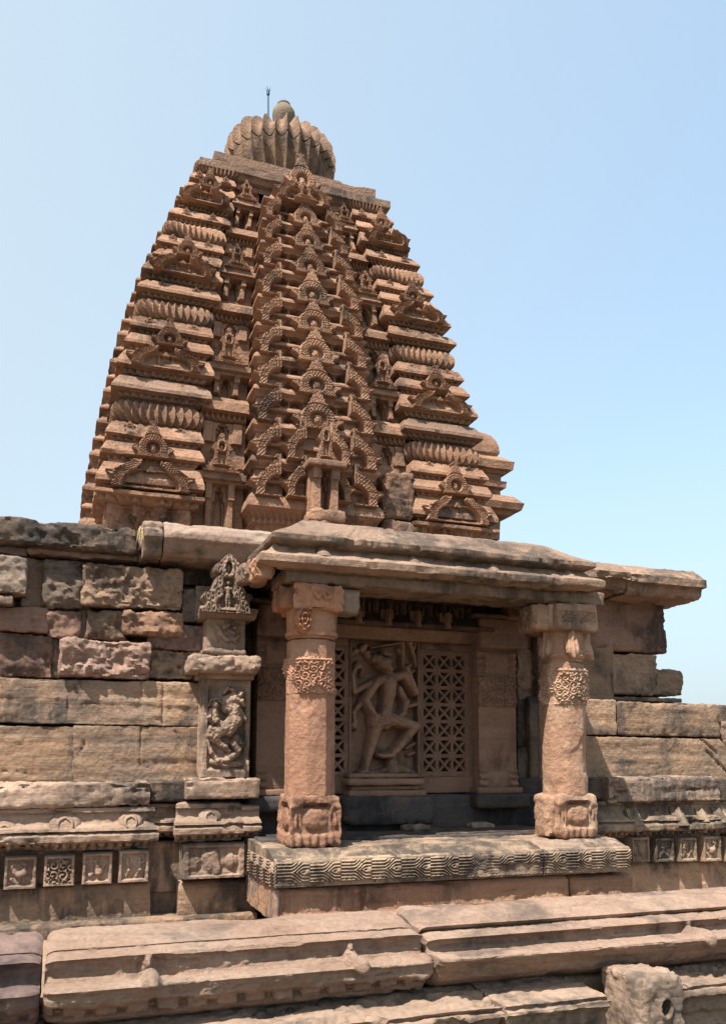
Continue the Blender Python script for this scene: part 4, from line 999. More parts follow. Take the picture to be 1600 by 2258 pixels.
# base course under the slab
fz0 = PZ(605, 2042, -1.42)
mould('base_course', base_prof(fz0, zb_-.004, -1.41, 'foot', 1.1), PX(608, 2000, -1.41), PX(1262, 1990, -1.41), M['orange'], porch, g=.022, amp=.014, chip=.02, layer=.012, seed=3)
mould('base_course', base_prof(fz0, zb_-.03, -1.41, 'foot', 1.1), PX(1265, 1990, -1.41), PX(1402, 1975, -1.41), M['orange'], porch, g=.022, amp=.016, chip=.03, layer=.012, seed=9)
box('base_return', (PX(608, 2000, -1.41)-.0, -1.39, fz0), (1.66, -.2, zb_-.01), M['cornice'], porch, r=.02, g=.03, amp=.01)
# back wall
BW = .03
nw = porch
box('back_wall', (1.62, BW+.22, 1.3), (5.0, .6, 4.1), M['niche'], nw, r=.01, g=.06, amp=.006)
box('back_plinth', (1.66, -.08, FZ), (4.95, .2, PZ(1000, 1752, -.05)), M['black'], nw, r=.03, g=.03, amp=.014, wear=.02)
def jali(x0, x1, z0, z1):
    cw, ch = (x1-x0)/3, (z1-z0)/7
    def h(U, V):
        a = (((U-x0)/cw) % 1.0)*2-1; b = (((V-z0)/ch) % 1.0)*2-1
        ins = (U > x0) & (U < x1) & (V > z0) & (V < z1)
        sq = np.maximum(np.abs(a), np.abs(b)); dg = np.minimum(np.abs(a-b), np.abs(a+b)); hole = sm(.77, .72, sq)*sm(.24, .30, dg)*ins
        hole = np.maximum(hole, 0); ring = .006*bump(np.hypot(a, b)-.95, .12)
        return (.0+ring+.003*fbm(p3(U*20, V*20, 1), 5, 3))*(1-hole)-.13*hole
    nx = int((x1-x0+.06)/.0062); ny = int((z1-z0+.06)/.0062)
    relief('lattice_window', x0-.03, x1+.03, z0-.03, z1+.03, nx, ny, h, plane_map(BW), -.16, M['niche'], nw, angle=30)
jx0, jx1, jz0, jz1 = PX(930, 1570, BW), PX(1028, 1570, BW), PZ(980, 1706, BW), PZ(980, 1442, BW)
sc0, sc1 = PX(765, 1570, BW), PX(928, 1570, BW); smid = (sc0+sc1)/2
jali(jx0, jx1, jz0, jz1); jali(2*smid-jx1, 2*smid-jx0, jz0, jz1)
fl, fr_ = 2*smid-jx1-.16, jx1+.16
ztop = PZ(850, 1412, BW)
def strip(x0, x1, z0, z1, y0, y1=.3, mat='niche', nm='frame_strip', **k): return box(nm, (x0, y0, z0), (x1, y1, z1), M[mat], nw, r=.008, g=.03, amp=.004, **k)
for s in (1, -1):
    def mx(a, b): return (a, b) if s > 0 else (2*smid-b, 2*smid-a)
    a, b = mx(jx1+.03, jx1+.085); strip(a, b, jz0-.04, ztop+.02, BW+.01)
    a, b = mx(jx1+.085, jx1+.13); strip(a, b, jz0-.04, ztop+.05, BW-.03)
    a, b = mx(jx1+.13, jx1+.165); strip(a, b, jz0-.04, ztop+.05, BW-.005)
    a, b = mx(jx0-.055, jx0-.028); strip(a, b, jz0-.04, ztop-.0, BW-.02)
strip(fl, fr_, PZ(850, 1750, BW), jz0-.031, BW+.0)
strip(sc1+.0, jx1+.03, jz1+.031, ztop, BW+.005); strip(2*smid-jx1-.03, 2*smid-jx0+.03, jz1+.031, ztop, BW+.006)
zl = [PZ(900, y, -.1) for y in (1412, 1398, 1392, 1380)]
mould('lintel', [(-.06, zl[0]), (-.07, zl[0]+.02), (-.10, zl[1]), (-.12, zl[2]), (-.13, zl[3]), (.1, zl[3]), (.1, zl[0])][::-1], fl-.02, fr_+.02, M['niche'], nw, g=.04, amp=.006)
za_, zb2_ = PZ(900, 1384, -.2), PZ(900, 1352, -.2)
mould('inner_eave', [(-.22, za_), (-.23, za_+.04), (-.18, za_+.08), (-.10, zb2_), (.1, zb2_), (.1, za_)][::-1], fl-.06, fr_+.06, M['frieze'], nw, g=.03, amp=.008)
for k in range(6):
    bx_ = PX(790+65*k-130, 1370, -.2); zz = PZ(900, 1372, -.2)
    def h(U, V, bx_=bx_, zz=zz): u = (U-bx_)/.07; v = (V-zz)/.11; return np.clip(.07*(1-np.abs(u)*(1+1.5*np.clip(v+.5, 0, 2))), -.03, .05)
    if fl < bx_ < fr_: relief('bud', bx_-.07, bx_+.07, zz-.05, zz+.12, 22, 22, h, lambda U, V, H: p3(U, -.21-H, V), -.1, M['niche'], nw)
def frz(U, V):
    u = (U/.15) % 1.0; a = np.abs(u-.5); h = .02+.05*(a < .2)+.03*(a < .1)+.05*(((U/.15+.5) % 1.0 > .42) & ((U/.15+.5) % 1.0 < .58)); return h+.03*scroll(U, V, .07, 4)*(V > zb2_+.08)+.012*fbm(p3(U*12, V*12, 0), 3, 3)
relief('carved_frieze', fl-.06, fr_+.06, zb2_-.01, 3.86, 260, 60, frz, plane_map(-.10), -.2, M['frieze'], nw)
# side pilasters of the back wall
def backpil(x0, x1):
    cx = (x0+x1)/2; hw = (x1-x0)/2; z = [PZ(1095, y, -.12) for y in (1778, 1745, 1700, 1560, 1492, 1432, 1372)]
    pp = nw
    def h(U, V):
        u = (U-cx)/hw; r = .004*fbm(p3(U*12, V*12, 1), 3, 3)
        band = sm(z[3], z[3]+.01, V)*sm(z[4], z[4]-.01, V); r = r+band*(.008+.025*scroll(U, V, .11, 7))
        low = sm(z[2]+.04, z[2]+.02, V); r = r+low*(.03*bump((np.abs(u)-.82)/.28, 1.)*(.5+.5*np.cos((V-z[2])*90))+.015*bump((V-(z[1]+z[2])/2)/.1, 1.))
        return r
    p_ = relief('pilaster', x0, x1, z[1], z[4], 66, 150, h, plane_map(-.12), -.2, M['niche'], nw)
    def h2(U, V):
        u = (U-cx)/hw; return .03*bump((V-(z[4]+z[5])/2)/.12, 1.)*(np.abs(u) < .7)+.05*bump((np.abs(u)-.85)/.25, 1.)*(.6+.4*np.cos(V*80))
    relief('pot', x0-.01, x1+.01, z[4], z[5], 50, 44, h2, plane_map(-.10), -.2, M['niche'], p_)
    box('cap', (x0-.02, -.22, z[5]), (x1+.10, .15, z[6]+.02), M['red'], p_, r=.02, g=.04, amp=.008)
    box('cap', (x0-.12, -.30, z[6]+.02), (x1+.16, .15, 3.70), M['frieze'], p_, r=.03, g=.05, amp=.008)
    box('foot', (x0-.04, -.18, z[1]-.02), (x1+.04, .15, z[1]+.04), M['niche'], p_, r=.01, g=.04, amp=.006)
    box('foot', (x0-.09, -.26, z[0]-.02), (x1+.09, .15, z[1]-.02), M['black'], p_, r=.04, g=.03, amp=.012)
bx0, bx1 = PX(1055, 1600, -.12), PX(1137, 1600, -.12)
backpil(bx0, bx1)
backpil(PX(566, 1600, -.12), PX(566, 1600, -.12)+(bx1-bx0))

# pillars
PY = -.985
def bend(cx, r, th0=math.pi):
    return lambda U, V, H: p3(cx+(r+H)*np.sin(U/r), PY-(r+H)*np.cos(U/r), V)
def pillar(cx, pxc, ys, mat, basemat, octo, orn):
    z = {k: PZ(pxc, v, PY) for k, v in ys.items()}
    r = .213
    p = thing('pillar', None, None, (cx, PY, FZ)); p.parent = porch
    p.location = (cx-3.2, PY+.7, FZ-.7)
    def oct_(th, zz):
        a = (th+math.pi/8) % (math.pi/4)-math.pi/8; return r*octo*(1/np.cos(a)-1.04)
    zz = np.concatenate([np.linspace(z['sb']-.02, z['st']-.03, 90), [z['st']-.02, z['st']-.01, z['st']]]); pr = []
    for q in zz:
        rr = r*np.interp(q, [z['sb'], (z['sb']+z['st'])/2, z['st']], [1.0, .985, .965])
        if q >= z['st']-.012: rr -= .02
        pr.append((q, rr))
    n = 96; th = 2*math.pi*np.arange(n)/n; V = []
    for q, rr in pr:
        pp = p3(cx+np.cos(th)*r, PY+np.sin(th)*r, q)
        e = rr+oct_(th, q)+.006*fbm(pp*8, 3, 4)-.015*sm(.25, .5, fbm(pp*3.2, 8+int(cx), 3))+.003*fbm(pp*30, 5, 2)
        V.append(p3(cx+e*np.cos(th), PY+e*np.sin(th), q))
    mesh('shaft', np.array(V), grid_q(len(pr), n, True), M[mat], p, angle=50)
    def band(U, V):
        u = (U/.21) % 1.0-.5; v = (V-z['b0'])/(z['b1']-z['b0'])
        med = (np.abs(u) < .42)*1.0; inn = (np.hypot(u/.36, (v-.42)/.40) < 1)
        h = .012+.018*scroll(U, V, .062, orn, 7)+.012*bump(np.hypot(u/.4, (v-.42)/.44)-1.0, .10)
        h = np.maximum(h, .036*bump(v-.93, .05)); h = np.maximum(h, (.022+.012*np.cos(U*130))*(np.abs(v-.84) < .035))
        er = sm(.05, .3, fbm(p3(U*4, V*4, orn), 31+orn, 3)+ (0 if orn < 4 else .2*(U > .1)))
        fade = np.where(v < .12+.10*np.cos(U*30), .4, 1.)
        return (h*fade)*(1-er*.85)+.003*fbm(p3(U*20, V*20, 0), 2, 2)
    V, Q = relief_geo(-math.pi*r, math.pi*r, z['b0'], z['b1'], 250, 62, band, bend(cx, r*.968), -.04)
    mesh('carved_ring', V, Q, M[mat], p, angle=60)
    # base block
    bw = .222
    def basefn(V, n):
        f = np.maximum(np.clip(-n[:, 1], 0, 1), np.clip(-n[:, 0], 0, 1)); side = np.where(np.abs(n[:, 1]) > np.abs(n[:, 0]), V[:, 0]-cx, V[:, 1]-PY)/bw
        v = (V[:, 2]-FZ)/(z['sb']-FZ); a = np.abs(side)
        pan = -.028*sm(.72, .62, a)*sm(.20, .28, v)*sm(.84, .76, v)
        pot = .035*bump(np.hypot(side/.5, (v-.52)/.22), 1.); scr = .020*np.cos(16*np.hypot((a-.78)/.5, (v-.5)))*sm(.5, .6, a)*sm(.2, .3, v)*sm(.85, .75, v)
        slot = -.035*(np.abs(v-.80) < .035)*(a < .5)
        lip = .012*np.cos(a*20)*sm(.28, .2, v)
        return f*(pan+pot+scr+slot+lip)+.012*fbm(V*11, 6, 3)
    box('base', (cx-bw, PY-bw, FZ-.005), (cx+bw, PY+bw, z['sb']), M[basemat], p, r=.035 if octo > .5 else .06, g=.0125, amp=.012, wear=.02, fn=basefn, angle=60)
    return p, z, r
# left pillar
cxl = 2.01
pL, zL_, r = pillar(cxl, 690, dict(sb=1752, st=1412, b0=1532, b1=1455, nk=1345), 'pillar_red', 'pillar_red', .8, 3)
pL['label'] = 'redder pillar with a square carved foot'
n0 = zL_['st']; n1 = zL_['nk']
V, Q, E_ = lathe([(n0-.005, r*.93), (n0+.01, r*.95), (n0+.02, r*1.06), (n0+.05, r*1.08), (n0+.06, r*1.0), (n0+.09, r*1.02), (n1-.06, r*1.05), (n1-.03, r*1.10), (n1, r*1.10), (n1+.02, r*.9)], cxl, PY, 64, .012, 3, lambda th, q: .03*np.clip(np.abs(np.cos(2*th)), .4, 1)**2*0+.025*(1/np.maximum(np.abs(np.cos(th)), np.abs(np.sin(th)))-1)*2)
mesh('neck', V, Q, M['capital'], pL, extra=E_, angle=50)
def orn_h(U, V):
    u = (U-0)/.075; v = (V-(n0+n1)/2-.01)/.11; d = np.hypot(u, v); return np.where(d < 1.15, .05*np.sqrt(np.clip(1.3-d*d, 0, 1))+.016*np.cos(d*15)+.01*np.cos(V*120), -.02)
relief('ornament', -.09, .09, n0+.01, n1-.01, 40, 50, orn_h, lambda U, V, H: p3(cxl-.13+U*.8, PY-r*1.0-H, V), -.1, M['capital'], pL)
def bracket(cx, pc, y0, y1, hwf, xl, xr, mat, carved, mat2=None):
    zt, zb = PZ(pc, y0, PY-.22), PZ(pc, y1, PY-.22); b = thing('bracket_capital', None, None, (cx, PY, zb)); b.parent = pL if cx < 3 else pR
    pl_ = world_loc(b.parent); b.location = Vector((cx, PY, zb))-pl_
    return b, zt, zb
zt, zb = 3.672, PZ(690, 1348, PY-.2)
hw = .225
def under(V, n): return 0*V[:, 0]
box('capital', (cxl-hw, PY-.27, zb+.0), (cxl+hw, PY+.27, zt), M['capital'], pL, r=.03, g=.018, amp=.014, wear=.05, fn=craggy(.03, 5, 3), seed=5)
xl_, xr_ = PX(600, 1300, PY+.14), PX(797, 1300, PY-.13)
arm = lambda x0, x1, mt, pr_, s: box('capital_arm', (x0, PY-.15, zb+.02), (x1, PY+.15, zt-.003), M[mt], pr_, r=.03, g=.018, amp=.012, wear=.03, seed=s)
arm(xl_, cxl-.1, 'capital', pL, 3); arm(cxl+.1, xr_, 'cornice', pL, 4)
def fig8(U, V):
    k = caps((U-(cxl+.02))/.1, (V-(zb+zt)/2)/.1, [(-.7, .35, .16, -.4, -.1, .2, 0), (-.4, -.1, .18, 0, .3, .16, 0), (0, .3, .15, .3, -.1, .2, 0), (.3, -.1, .2, .7, .0, .2, 0), (.5, .35, .14, .7, .3, .14, 0)], .06); return np.clip(k, -.02, .3)*.10-.004
relief('small_carving', cxl-.08, cxl+.12, (zb+zt)/2-.09, (zb+zt)/2+.09, 44, 40, fig8, plane_map(PY-.275), -.03, M['capital'], pL)
# right pillar
cxr = PX(1243, 1600, PY)
pR, zR_, r = pillar(cxr, 1245, dict(sb=1748, st=1462, b0=1556, b1=1478, nk=1388), 'pillar_tan', 'pillar_tan', .35, 6)
pR['label'] = 'paler tan pillar with a cross shaped foot block and leaf carved neck'
n0 = zR_['st']; n1 = zR_['nk']; Hn = n1-n0
V, Q, E_ = lathe([(n0-.005, r*.88), (n0+.015, r*.88), (n0+.03, r*.98), (n0+.05, r*1.04), (n0+.065, r*.98), (n0+.07, r*.95), (n0+.09, r*1.0), (n0+.10, r*1.0), (n0+.11, r*.93), (n1-.06, r*.97), (n1-.055, r*1.04), (n1-.03, r*1.06), (n1-.025, r*1.1), (n1, r*1.1), (n1+.02, r*.9)], cxr, PY, 72, .006, 3)
mesh('neck', V, Q, M['pillar_tan'], pR, extra=E_, angle=40)
for a in (-30, 35, -95, 100):
    th = R(a+20)
    def leaf(U, V):
        v = (V-n0-.02)/(Hn-.03); w_ = np.interp(v, [0, .15, .5, .75, 1], [.25, .8, 1, .5, .3]); d = np.abs(U)/.07/w_
        return np.where(d < 1, .05*np.sqrt(np.clip(1-d*d, 0, 1))+.008*np.cos(U*180)+.03*sm(.6, .2, v), -.02)
    def lm(U, V, H, th=th):
        rr = r*.98+H; return p3(cxr+rr*np.sin(th+U/r), PY-rr*np.cos(th+U/r), V)
    V, Q = relief_geo(-.075, .075, n0+.02, n1-.01, 30, 44, leaf, lm, -.05); mesh('leaf', V, Q, M['pillar_tan'], pR, angle=60)
ztr, zbr = 3.672, PZ(1245, 1392, PY-.2)
def capr(V, n):
    f = np.clip(-n[:, 1], 0, 1); u = (V[:, 0]-cxr)/.24; v = (V[:, 2]-zbr)/(ztr-zbr)
    return f*((.018*scroll(V[:, 0], V[:, 2], .055, 9))*(np.abs(u) < .85)*(v > .28)*(v < .66)-.012*(np.abs(u) < .88)*(v > .26)*(v < .68))
cf = PX(1228, 1340, PY-.27)
box('capital', (cf, PY-.28, zbr), (cf+.46, PY+.27, ztr), M['pillar_tan'], pR, r=.03, g=.0125, amp=.008, wear=.02, fn=capr)
box('capital', (cxr-.26, PY-.19, zbr+.01), (cxr+.24, PY+.2, ztr-.004), M['pillar_tan'], pR, r=.03, g=.03, amp=.008)
box('capital_arm', (PX(1141, 1340, PY+.15), PY-.16, zbr+.01), (cxr-.1, PY+.16, ztr-.004), M['pillar_tan'], pR, r=.03, g=.018, amp=.012, wear=.03, fn=lambda V, n: .014*scroll(V[:, 0]+V[:, 1], V[:, 2], .06, 2)*(np.abs(n[:, 2]) < .3))
# cross arms of the foot
box('foot_arm', (cxr-.29, PY-.14, FZ), (cxr+.27, PY+.14, zR_['sb']-.01), M['pillar_tan'], pR, r=.05, g=.02, amp=.012, wear=.03)

# beams, ceiling and roof
zc0, zc1 = 3.675, 3.80
box('beam', (xl_+.02, PY-.23, zc0), (cxr+.34, PY+.24, zc1), M['roof'], porch, r=.015, g=.03, amp=.012, layer=.01, wear=.02)
for x in (cxl-.2, cxr-.20): box('side_beam', (x, PY+.2, zc0-.02), (x+.42, .1, zc1), M['niche'], porch, r=.015, g=.05, amp=.01)
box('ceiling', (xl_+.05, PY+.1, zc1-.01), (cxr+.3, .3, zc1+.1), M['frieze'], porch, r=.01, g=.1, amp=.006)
def rect_ring(rows, x0, x1, y0, y1, nx=230, ny=50, amp=.010, seed=0, chip=.014):
    t = np.linspace(0, 1, nx, endpoint=False); s = np.linspace(0, 1, ny, endpoint=False); V = []
    for z, o in rows:
        a, b, c, d = x0-o, x1+o, y0-o, y1+o
        xs = np.concatenate([a+(b-a)*t, b+0*s, b+(a-b)*t, a+0*s]); ys = np.concatenate([c+0*t, c+(d-c)*s, d+0*t, d+(c-d)*s]); V.append(p3(xs, ys, z))
    V = np.array(V); cx, cy = (x0+x1)/2, (y0+y1)/2
    D = amp*.7*fbm(V*11, seed, 4, .65)+amp*.7*fbm(V*np.array([3, 3, 40]), seed+4, 3)-chip*sm(.16, .36, fbm(V*np.array([4.5, 4.5, 6]), seed+3, 4, .6))
    kx = np.concatenate([0*t, 1+0*s, 0*t, -1+0*s]); ky = np.concatenate([-1+0*t, 0*s, 1+0*t, 0*s])
    V = V+p3(D*kx[None], D*ky[None], .35*D); V[..., 2] += .012*fbm(V[..., :]*np.array([1.5, 1.5, 0]), seed+8, 2)
    return V, grid_q(len(rows), 2*nx+2*ny, True), [list(range((2*nx+2*ny)*(len(rows)-1), (2*nx+2*ny)*len(rows)))]
y0 = PY-.23
zl0, zl1 = PZ(1000, 1268, -1.40), PZ(1000, 1254, -1.40)
xe0 = PX(572, 1240, -1.40); xe1 = PX(1334, 1290, -1.40); off = -1.40-y0
xs0, xs1 = xe0-off, xe1+off
rowsA = [(zc1-.02, 0), (zc1, .005), (zc1+.005, .03), (zc1+.03, .035), (zc1+.035, .06), (zl0-.03, .08), (zl0-.005, .15), (zl0, .185), (zl0+.02, .19), (zl1, .19), (zl1+.02, .165), (zl1+.04, .12), (zl1+.065, .085), (zl1+.09, .06), (zl1+.13, .03), (zl1+.14, -.02), (zl1+.15, -.3)]
rowsA = [(z, -o*off/.19 if False else o*(-off)/.19) for z, o in rowsA]
V, Q, E_ = rect_ring(rowsA, xe0+(-off), xe1-(-off), y0, .2, seed=2)
lower = mesh('lower_eave', V, Q, M['roof'], porch, extra=E_, angle=35)
for px, py in ((716, 1210), (917, 1231), (1092, 1247), (1264, 1264)): kudu(px, py, -1.36, .062, porch, 'roof', .9)
zu0, zu1 = PZ(1000, 1224, -1.36), PZ(1000, 1210, -1.36); zu2 = PZ(950, 1176, -.95)
xu0 = PX(600, 1200, -1.36); xu1 = PX(1313, 1248, -1.36); o2 = 1.36+y0
rowsB = [(zu0-.06, -.02), (zu0-.02, .06), (zu0, o2-.01), (zu0+.015, o2), (zu1, o2), (zu1+.02, o2-.03), (zu1+.05, o2-.09), (zu1+.09, o2-.16), (zu1+.13, o2-.22), (zu2-.03, o2-.34), (zu2, o2-.42), (zu2+.01, o2-.5), (zu2+.02, o2-.7)]
V, Q, E_ = rect_ring(rowsB, xu0+o2, xu1-o2, y0, .35, seed=12, chip=.028, amp=.014)
mesh('upper_eave', V, Q, M['roof'], porch, extra=E_, angle=35)
box('roof_block', (xu0+.35, y0+.36, zu2-.2), (xu0+.75, .1, zu2+.055), M['roof'], porch, r=.06, g=.04, amp=.03, wear=.05)
box('broken_eave_stone', (xe0-.02, -1.28, zl0-.13), (xe0+.16, -1.0, zl0+.05), M['capital'], porch, r=.05, g=.02, amp=.04, wear=.06)
box('broken_eave_stone', (xe0-.05, -.98, zl0-.10), (xe0+.2, -.6, zl0+.10), M['roof'], porch, r=.06, g=.02, amp=.04, wear=.06)

# ================================================================== SCULPTURE
st = thing('relief_sculpture', 'relief of a many armed dancing figure with one knee raised, in the porch back wall', 'sculpture', (smid, 0, FZ))
fg = pxl([
 (842, 1466, 14, 850, 1460, 13, .03), (834, 1452, 11, 840, 1466, 12, .02), (828, 1448, 9, 824, 1456, 8, .0), (846, 1440, 7, 860, 1444, 6, .0), (852, 1474, 9, 856, 1478, 7, .05),
 (850, 1478, 8, 862, 1490, 9, .01),
 (834, 1502, 13, 884, 1490, 12, .01), (856, 1504, 19, 856, 1530, 17, .02), (856, 1530, 16, 851, 1562, 14, .01), (851, 1562, 14, 846, 1588, 19, .01), (838, 1592, 15, 862, 1590, 16, .01),
 (830, 1503, 10, 803, 1545, 8.5, .03), (803, 1545, 8.5, 824, 1581, 7, .04), (824, 1581, 7, 836, 1584, 6, .06), (836, 1584, 5, 832, 1592, 4, .06),
 (822, 1505, 8, 782, 1526, 7.5, -.01), (782, 1526, 7.5, 778, 1488, 6, -.01), (778, 1486, 6, 784, 1474, 5, .0), (784, 1474, 4, 797, 1470, 3, .01), (784, 1472, 3.5, 796, 1464, 2.5, .01), (782, 1470, 3, 792, 1460, 2.5, .0),
 (816, 1520, 6, 790, 1512, 5, -.05), (800, 1548, 7, 781, 1572, 6.5, -.02), (781, 1572, 6.5, 783, 1592, 5, -.01), (783, 1592, 4, 779, 1606, 3, 0), (783, 1592, 4, 786, 1608, 2.5, 0), (782, 1590, 4, 776, 1600, 2.5, 0),
 (888, 1488, 10, 913, 1528, 8, .02), (913, 1528, 8, 896, 1484, 6.5, .04), (896, 1484, 6, 892, 1474, 6, .05), (892, 1474, 4, 900, 1468, 3, .05),
 (880, 1520, 9, 894, 1548, 8, .0), (894, 1548, 8, 888, 1572, 6, .02), (888, 1572, 6, 880, 1578, 5, .04), (900, 1558, 6, 920, 1552, 5, .0), (920, 1552, 5, 924, 1544, 4, .0), (906, 1510, 6, 922, 1520, 5, -.04), (890, 1500, 6, 916, 1478, 5, -.04),
 (832, 1596, 16, 820, 1640, 12, .0), (820, 1640, 11.5, 808, 1690, 7, .0), (808, 1690, 7.5, 804, 1700, 6, .01), (804, 1701, 6, 796, 1705, 5, .02), (806, 1702, 6, 818, 1706, 4, .02),
 (864, 1588, 17, 912, 1602, 12.5, .03), (912, 1602, 12.5, 870, 1658, 8, .03), (868, 1656, 8, 862, 1666, 7, .03), (862, 1666, 7, 838, 1668, 5, .04), (838, 1668, 4.5, 832, 1665, 3.5, .04),
 (866, 1672, 14, 868, 1700, 20, -.03), (868, 1690, 18, 912, 1706, 10, -.03), (850, 1700, 8, 800, 1712, 7, -.05), (900, 1650, 6, 918, 1640, 5, -.05), (905, 1665, 5, 920, 1660, 4, -.05),
 (902, 1412, 9, 904, 1418, 8, .0), (888, 1418, 5, 888, 1490, 4, .0), (908, 1426, 6, 914, 1446, 6, -.02), (914, 1446, 5, 920, 1470, 4, -.02), (880, 1432, 4, 892, 1452, 4, -.02), (820, 1428, 2, 890, 1416, 2, .0), (918, 1408, 2, 914, 1432, 2, .0),
 (806, 1424, 8, 800, 1432, 9, -.02), (786, 1436, 10, 776, 1442, 7, -.03), (812, 1440, 9, 818, 1450, 8, -.03), (772, 1450, 6, 770, 1470, 5, -.04), (805, 1470, 6, 800, 1490, 5, -.06)], BW, .88)
za_s, zb_s = PZ(847, 1712, BW), PZ(847, 1404, BW)
kpx = (BW+8)/F_
sash = pxl([(884, 1494, 2, 872, 1540, 2.5, 0), (872, 1540, 2.5, 838, 1600, 3, 0), (874, 1496, 1.5, 846, 1560, 2, 0), (846, 1560, 2, 828, 1590, 2, 0), (843, 1490, 1.5, 858, 1497, 1.5, 0), (858, 1497, 1.5, 872, 1490, 1.5, 0), (841, 1494, 1.5, 858, 1502, 1.5, 0), (858, 1502, 1.5, 874, 1494, 1.5, 0),
            (808, 1592, 2, 832, 1602, 2, 0), (832, 1602, 2, 856, 1594, 2, 0), (812, 1598, 2, 834, 1608, 2, 0), (834, 1608, 2, 860, 1600, 2, 0), (866, 1578, 2, 888, 1588, 2, 0), (862, 1584, 2, 884, 1594, 2, 0), (836, 1443, 1.6, 858, 1450, 1.6, 0), (832, 1449, 1.6, 854, 1456, 1.6, 0), (829, 1455, 1.4, 842, 1458, 1.4, 0)], BW)
skirt = pxl([(826, 1586, 14, 862, 1584, 13, .015), (822, 1596, 10, 852, 1602, 9, .0)], BW)
face = pxl([(853, 1457, 1.5, 858, 1458, 1.5, 0), (861, 1466, 1.6, 857, 1461, 1.2, 0), (856, 1472, 1.3, 861, 1471, 1.2, 0)], BW)
def sculpt(U, V):
    k = caps(U, V, fg, .010, -1.); k2 = caps(U, V, skirt, .008, -1.); k = np.maximum(k, k2)
    bgk = -.11+.012*fbm(p3(U*9, V*9, 1), 3, 4)
    h = np.maximum(bgk, np.clip(k, -1, 1)*1.35)
    on = (k > -.01)
    for q, a in ((sash, .010), (face, .006)):
        s_ = caps(U, V, q, .003, -1.); h = h+a*sm(-.004, .004, s_)*on
    h = h-.006*sm(-.004, .003, caps(U, V, pxl([(851, 1462, 1.6, 855, 1461, 1.4, 0), (854, 1470, 1.0, 860, 1469, 1.0, 0)], BW), .002, -1.))
    return h+.003*fbm(p3(U*22, V*22, 4), 6, 3)
relief('figure', sc0+.03, sc1-.03, za_s-.01, zb_s, 150, 300, sculpt, plane_map(BW), -.2, M['niche'], st, angle=75)
def pxbox(name, x0, y0, x1, y1, Y, mat, par, y2=.15, **k):
    k.setdefault('r', .02); k.setdefault('g', .025); k.setdefault('amp', .008)
    return box(name, (PX(x0, y0, Y), Y, PZ((x0+x1)/2, y1, Y)), (PX(x1, y0, Y), y2, PZ((x0+x1)/2, y0, Y)), M[mat], par, **k)
pxbox('pedestal', 770, 1706, 938, 1716, -.17, 'niche', st)
pxbox('pedestal', 768, 1717, 938, 1733, -.20, 'niche', st, r=.03)
pxbox('pedestal', 776, 1733, 924, 1743, -.13, 'niche', st)
pxbox('pedestal', 770, 1743, 942, 1757, -.19, 'niche', st)
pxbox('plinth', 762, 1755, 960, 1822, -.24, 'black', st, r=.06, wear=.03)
for i, (x0, y0, x1, y1, lb) in enumerate(((894, 1820, 952, 1836, 'small pale flat stone lying on the porch floor below the sculpture plinth'), (1042, 1818, 1092, 1838, 'rounded grey stone on the porch floor at the foot of the back wall'))):
    a = P(x0, y1, -.34); b = P(x1, y0, -.34)
    o = box('loose_stone', (a[0], -.34, FZ+.02), (b[0], -.16, FZ+.085), M['tan' if i == 0 else 'cornice'], None, r=.03, g=.012, amp=.02, wear=.02); tag(o, lb, 'stone')

# ================================================================== FOREGROUND LEDGE
def pp(x, L): return [(Y, PZ(x, y, Y)) for y, Y in L]
pm = pp(500, [(2038, -2.86), (2060, -3.04), (2071, -3.115), (2074, -3.11), (2078, -3.165), (2086, -3.22), (2092, -3.285), (2098, -3.27), (2112, -3.25), (2128, -3.25), (2138, -3.265), (2141, -3.32), (2150, -3.43), (2156, -3.475), (2161, -3.487), (2176, -3.475), (2192, -3.46), (2197, -3.44), (2199, -3.40), (2212, -3.39), (2213, -3.36), (2222, -3.34), (2226, -3.30)])
pm = pm+[(-2.7, pm[-1][1]), (-2.7, pm[0][1])]
zd0, zd1 = PZ(500, 2213, -3.39), PZ(500, 2198, -3.40)
def dent2(p): return -.028*((p[..., 2] > zd0-.02) & (p[..., 2] < zd1) & (((p[..., 0])/.155) % 1.0 < .28))*(p[..., 1] < -3.2)
def rock(seed, a=.02):
    def f(p):
        slope = sm(PZ(500, 2142, -3.35), PZ(500, 2132, -3.30), p[..., 2])*sm(PZ(500, 2086, -3.22), PZ(500, 2096, -3.26), p[..., 2])
        low = sm(PZ(500, 2160, -3.48), PZ(500, 2168, -3.48), p[..., 2])*0+((p[..., 2] < PZ(500, 2162, -3.48)) & (p[..., 1] < -3.38))
        bd = 0
        for bx, by in ((330, 2142), (782, 2112)):
            c = P(bx, by, -3.36); u = (p[..., 0]-c[0])/.050; v = (p[..., 2]-c[2])/.048; wv = np.interp(v, [-1.3, -.6, .2, 1.0, 1.5], [.9, 1.1, .85, .45, .12])
            bd = bd+.06*np.clip(1-(np.abs(u)/wv)**2, 0, 1)*sm(-1.3, -.9, v)*sm(1.5, 1.2, v)*(p[..., 1] < -3.15)*(seed == 2)
        return bd+a*(1.0*slope+.8*low)*(fbm(p*16, seed, 4, .65)*1.5-.25)+(-.02)*sm(.1, .4, fbm(p*np.array([1.5, 6, 6]), seed+3, 3))+(dent2(p) if seed != 3 else 0)
    return f
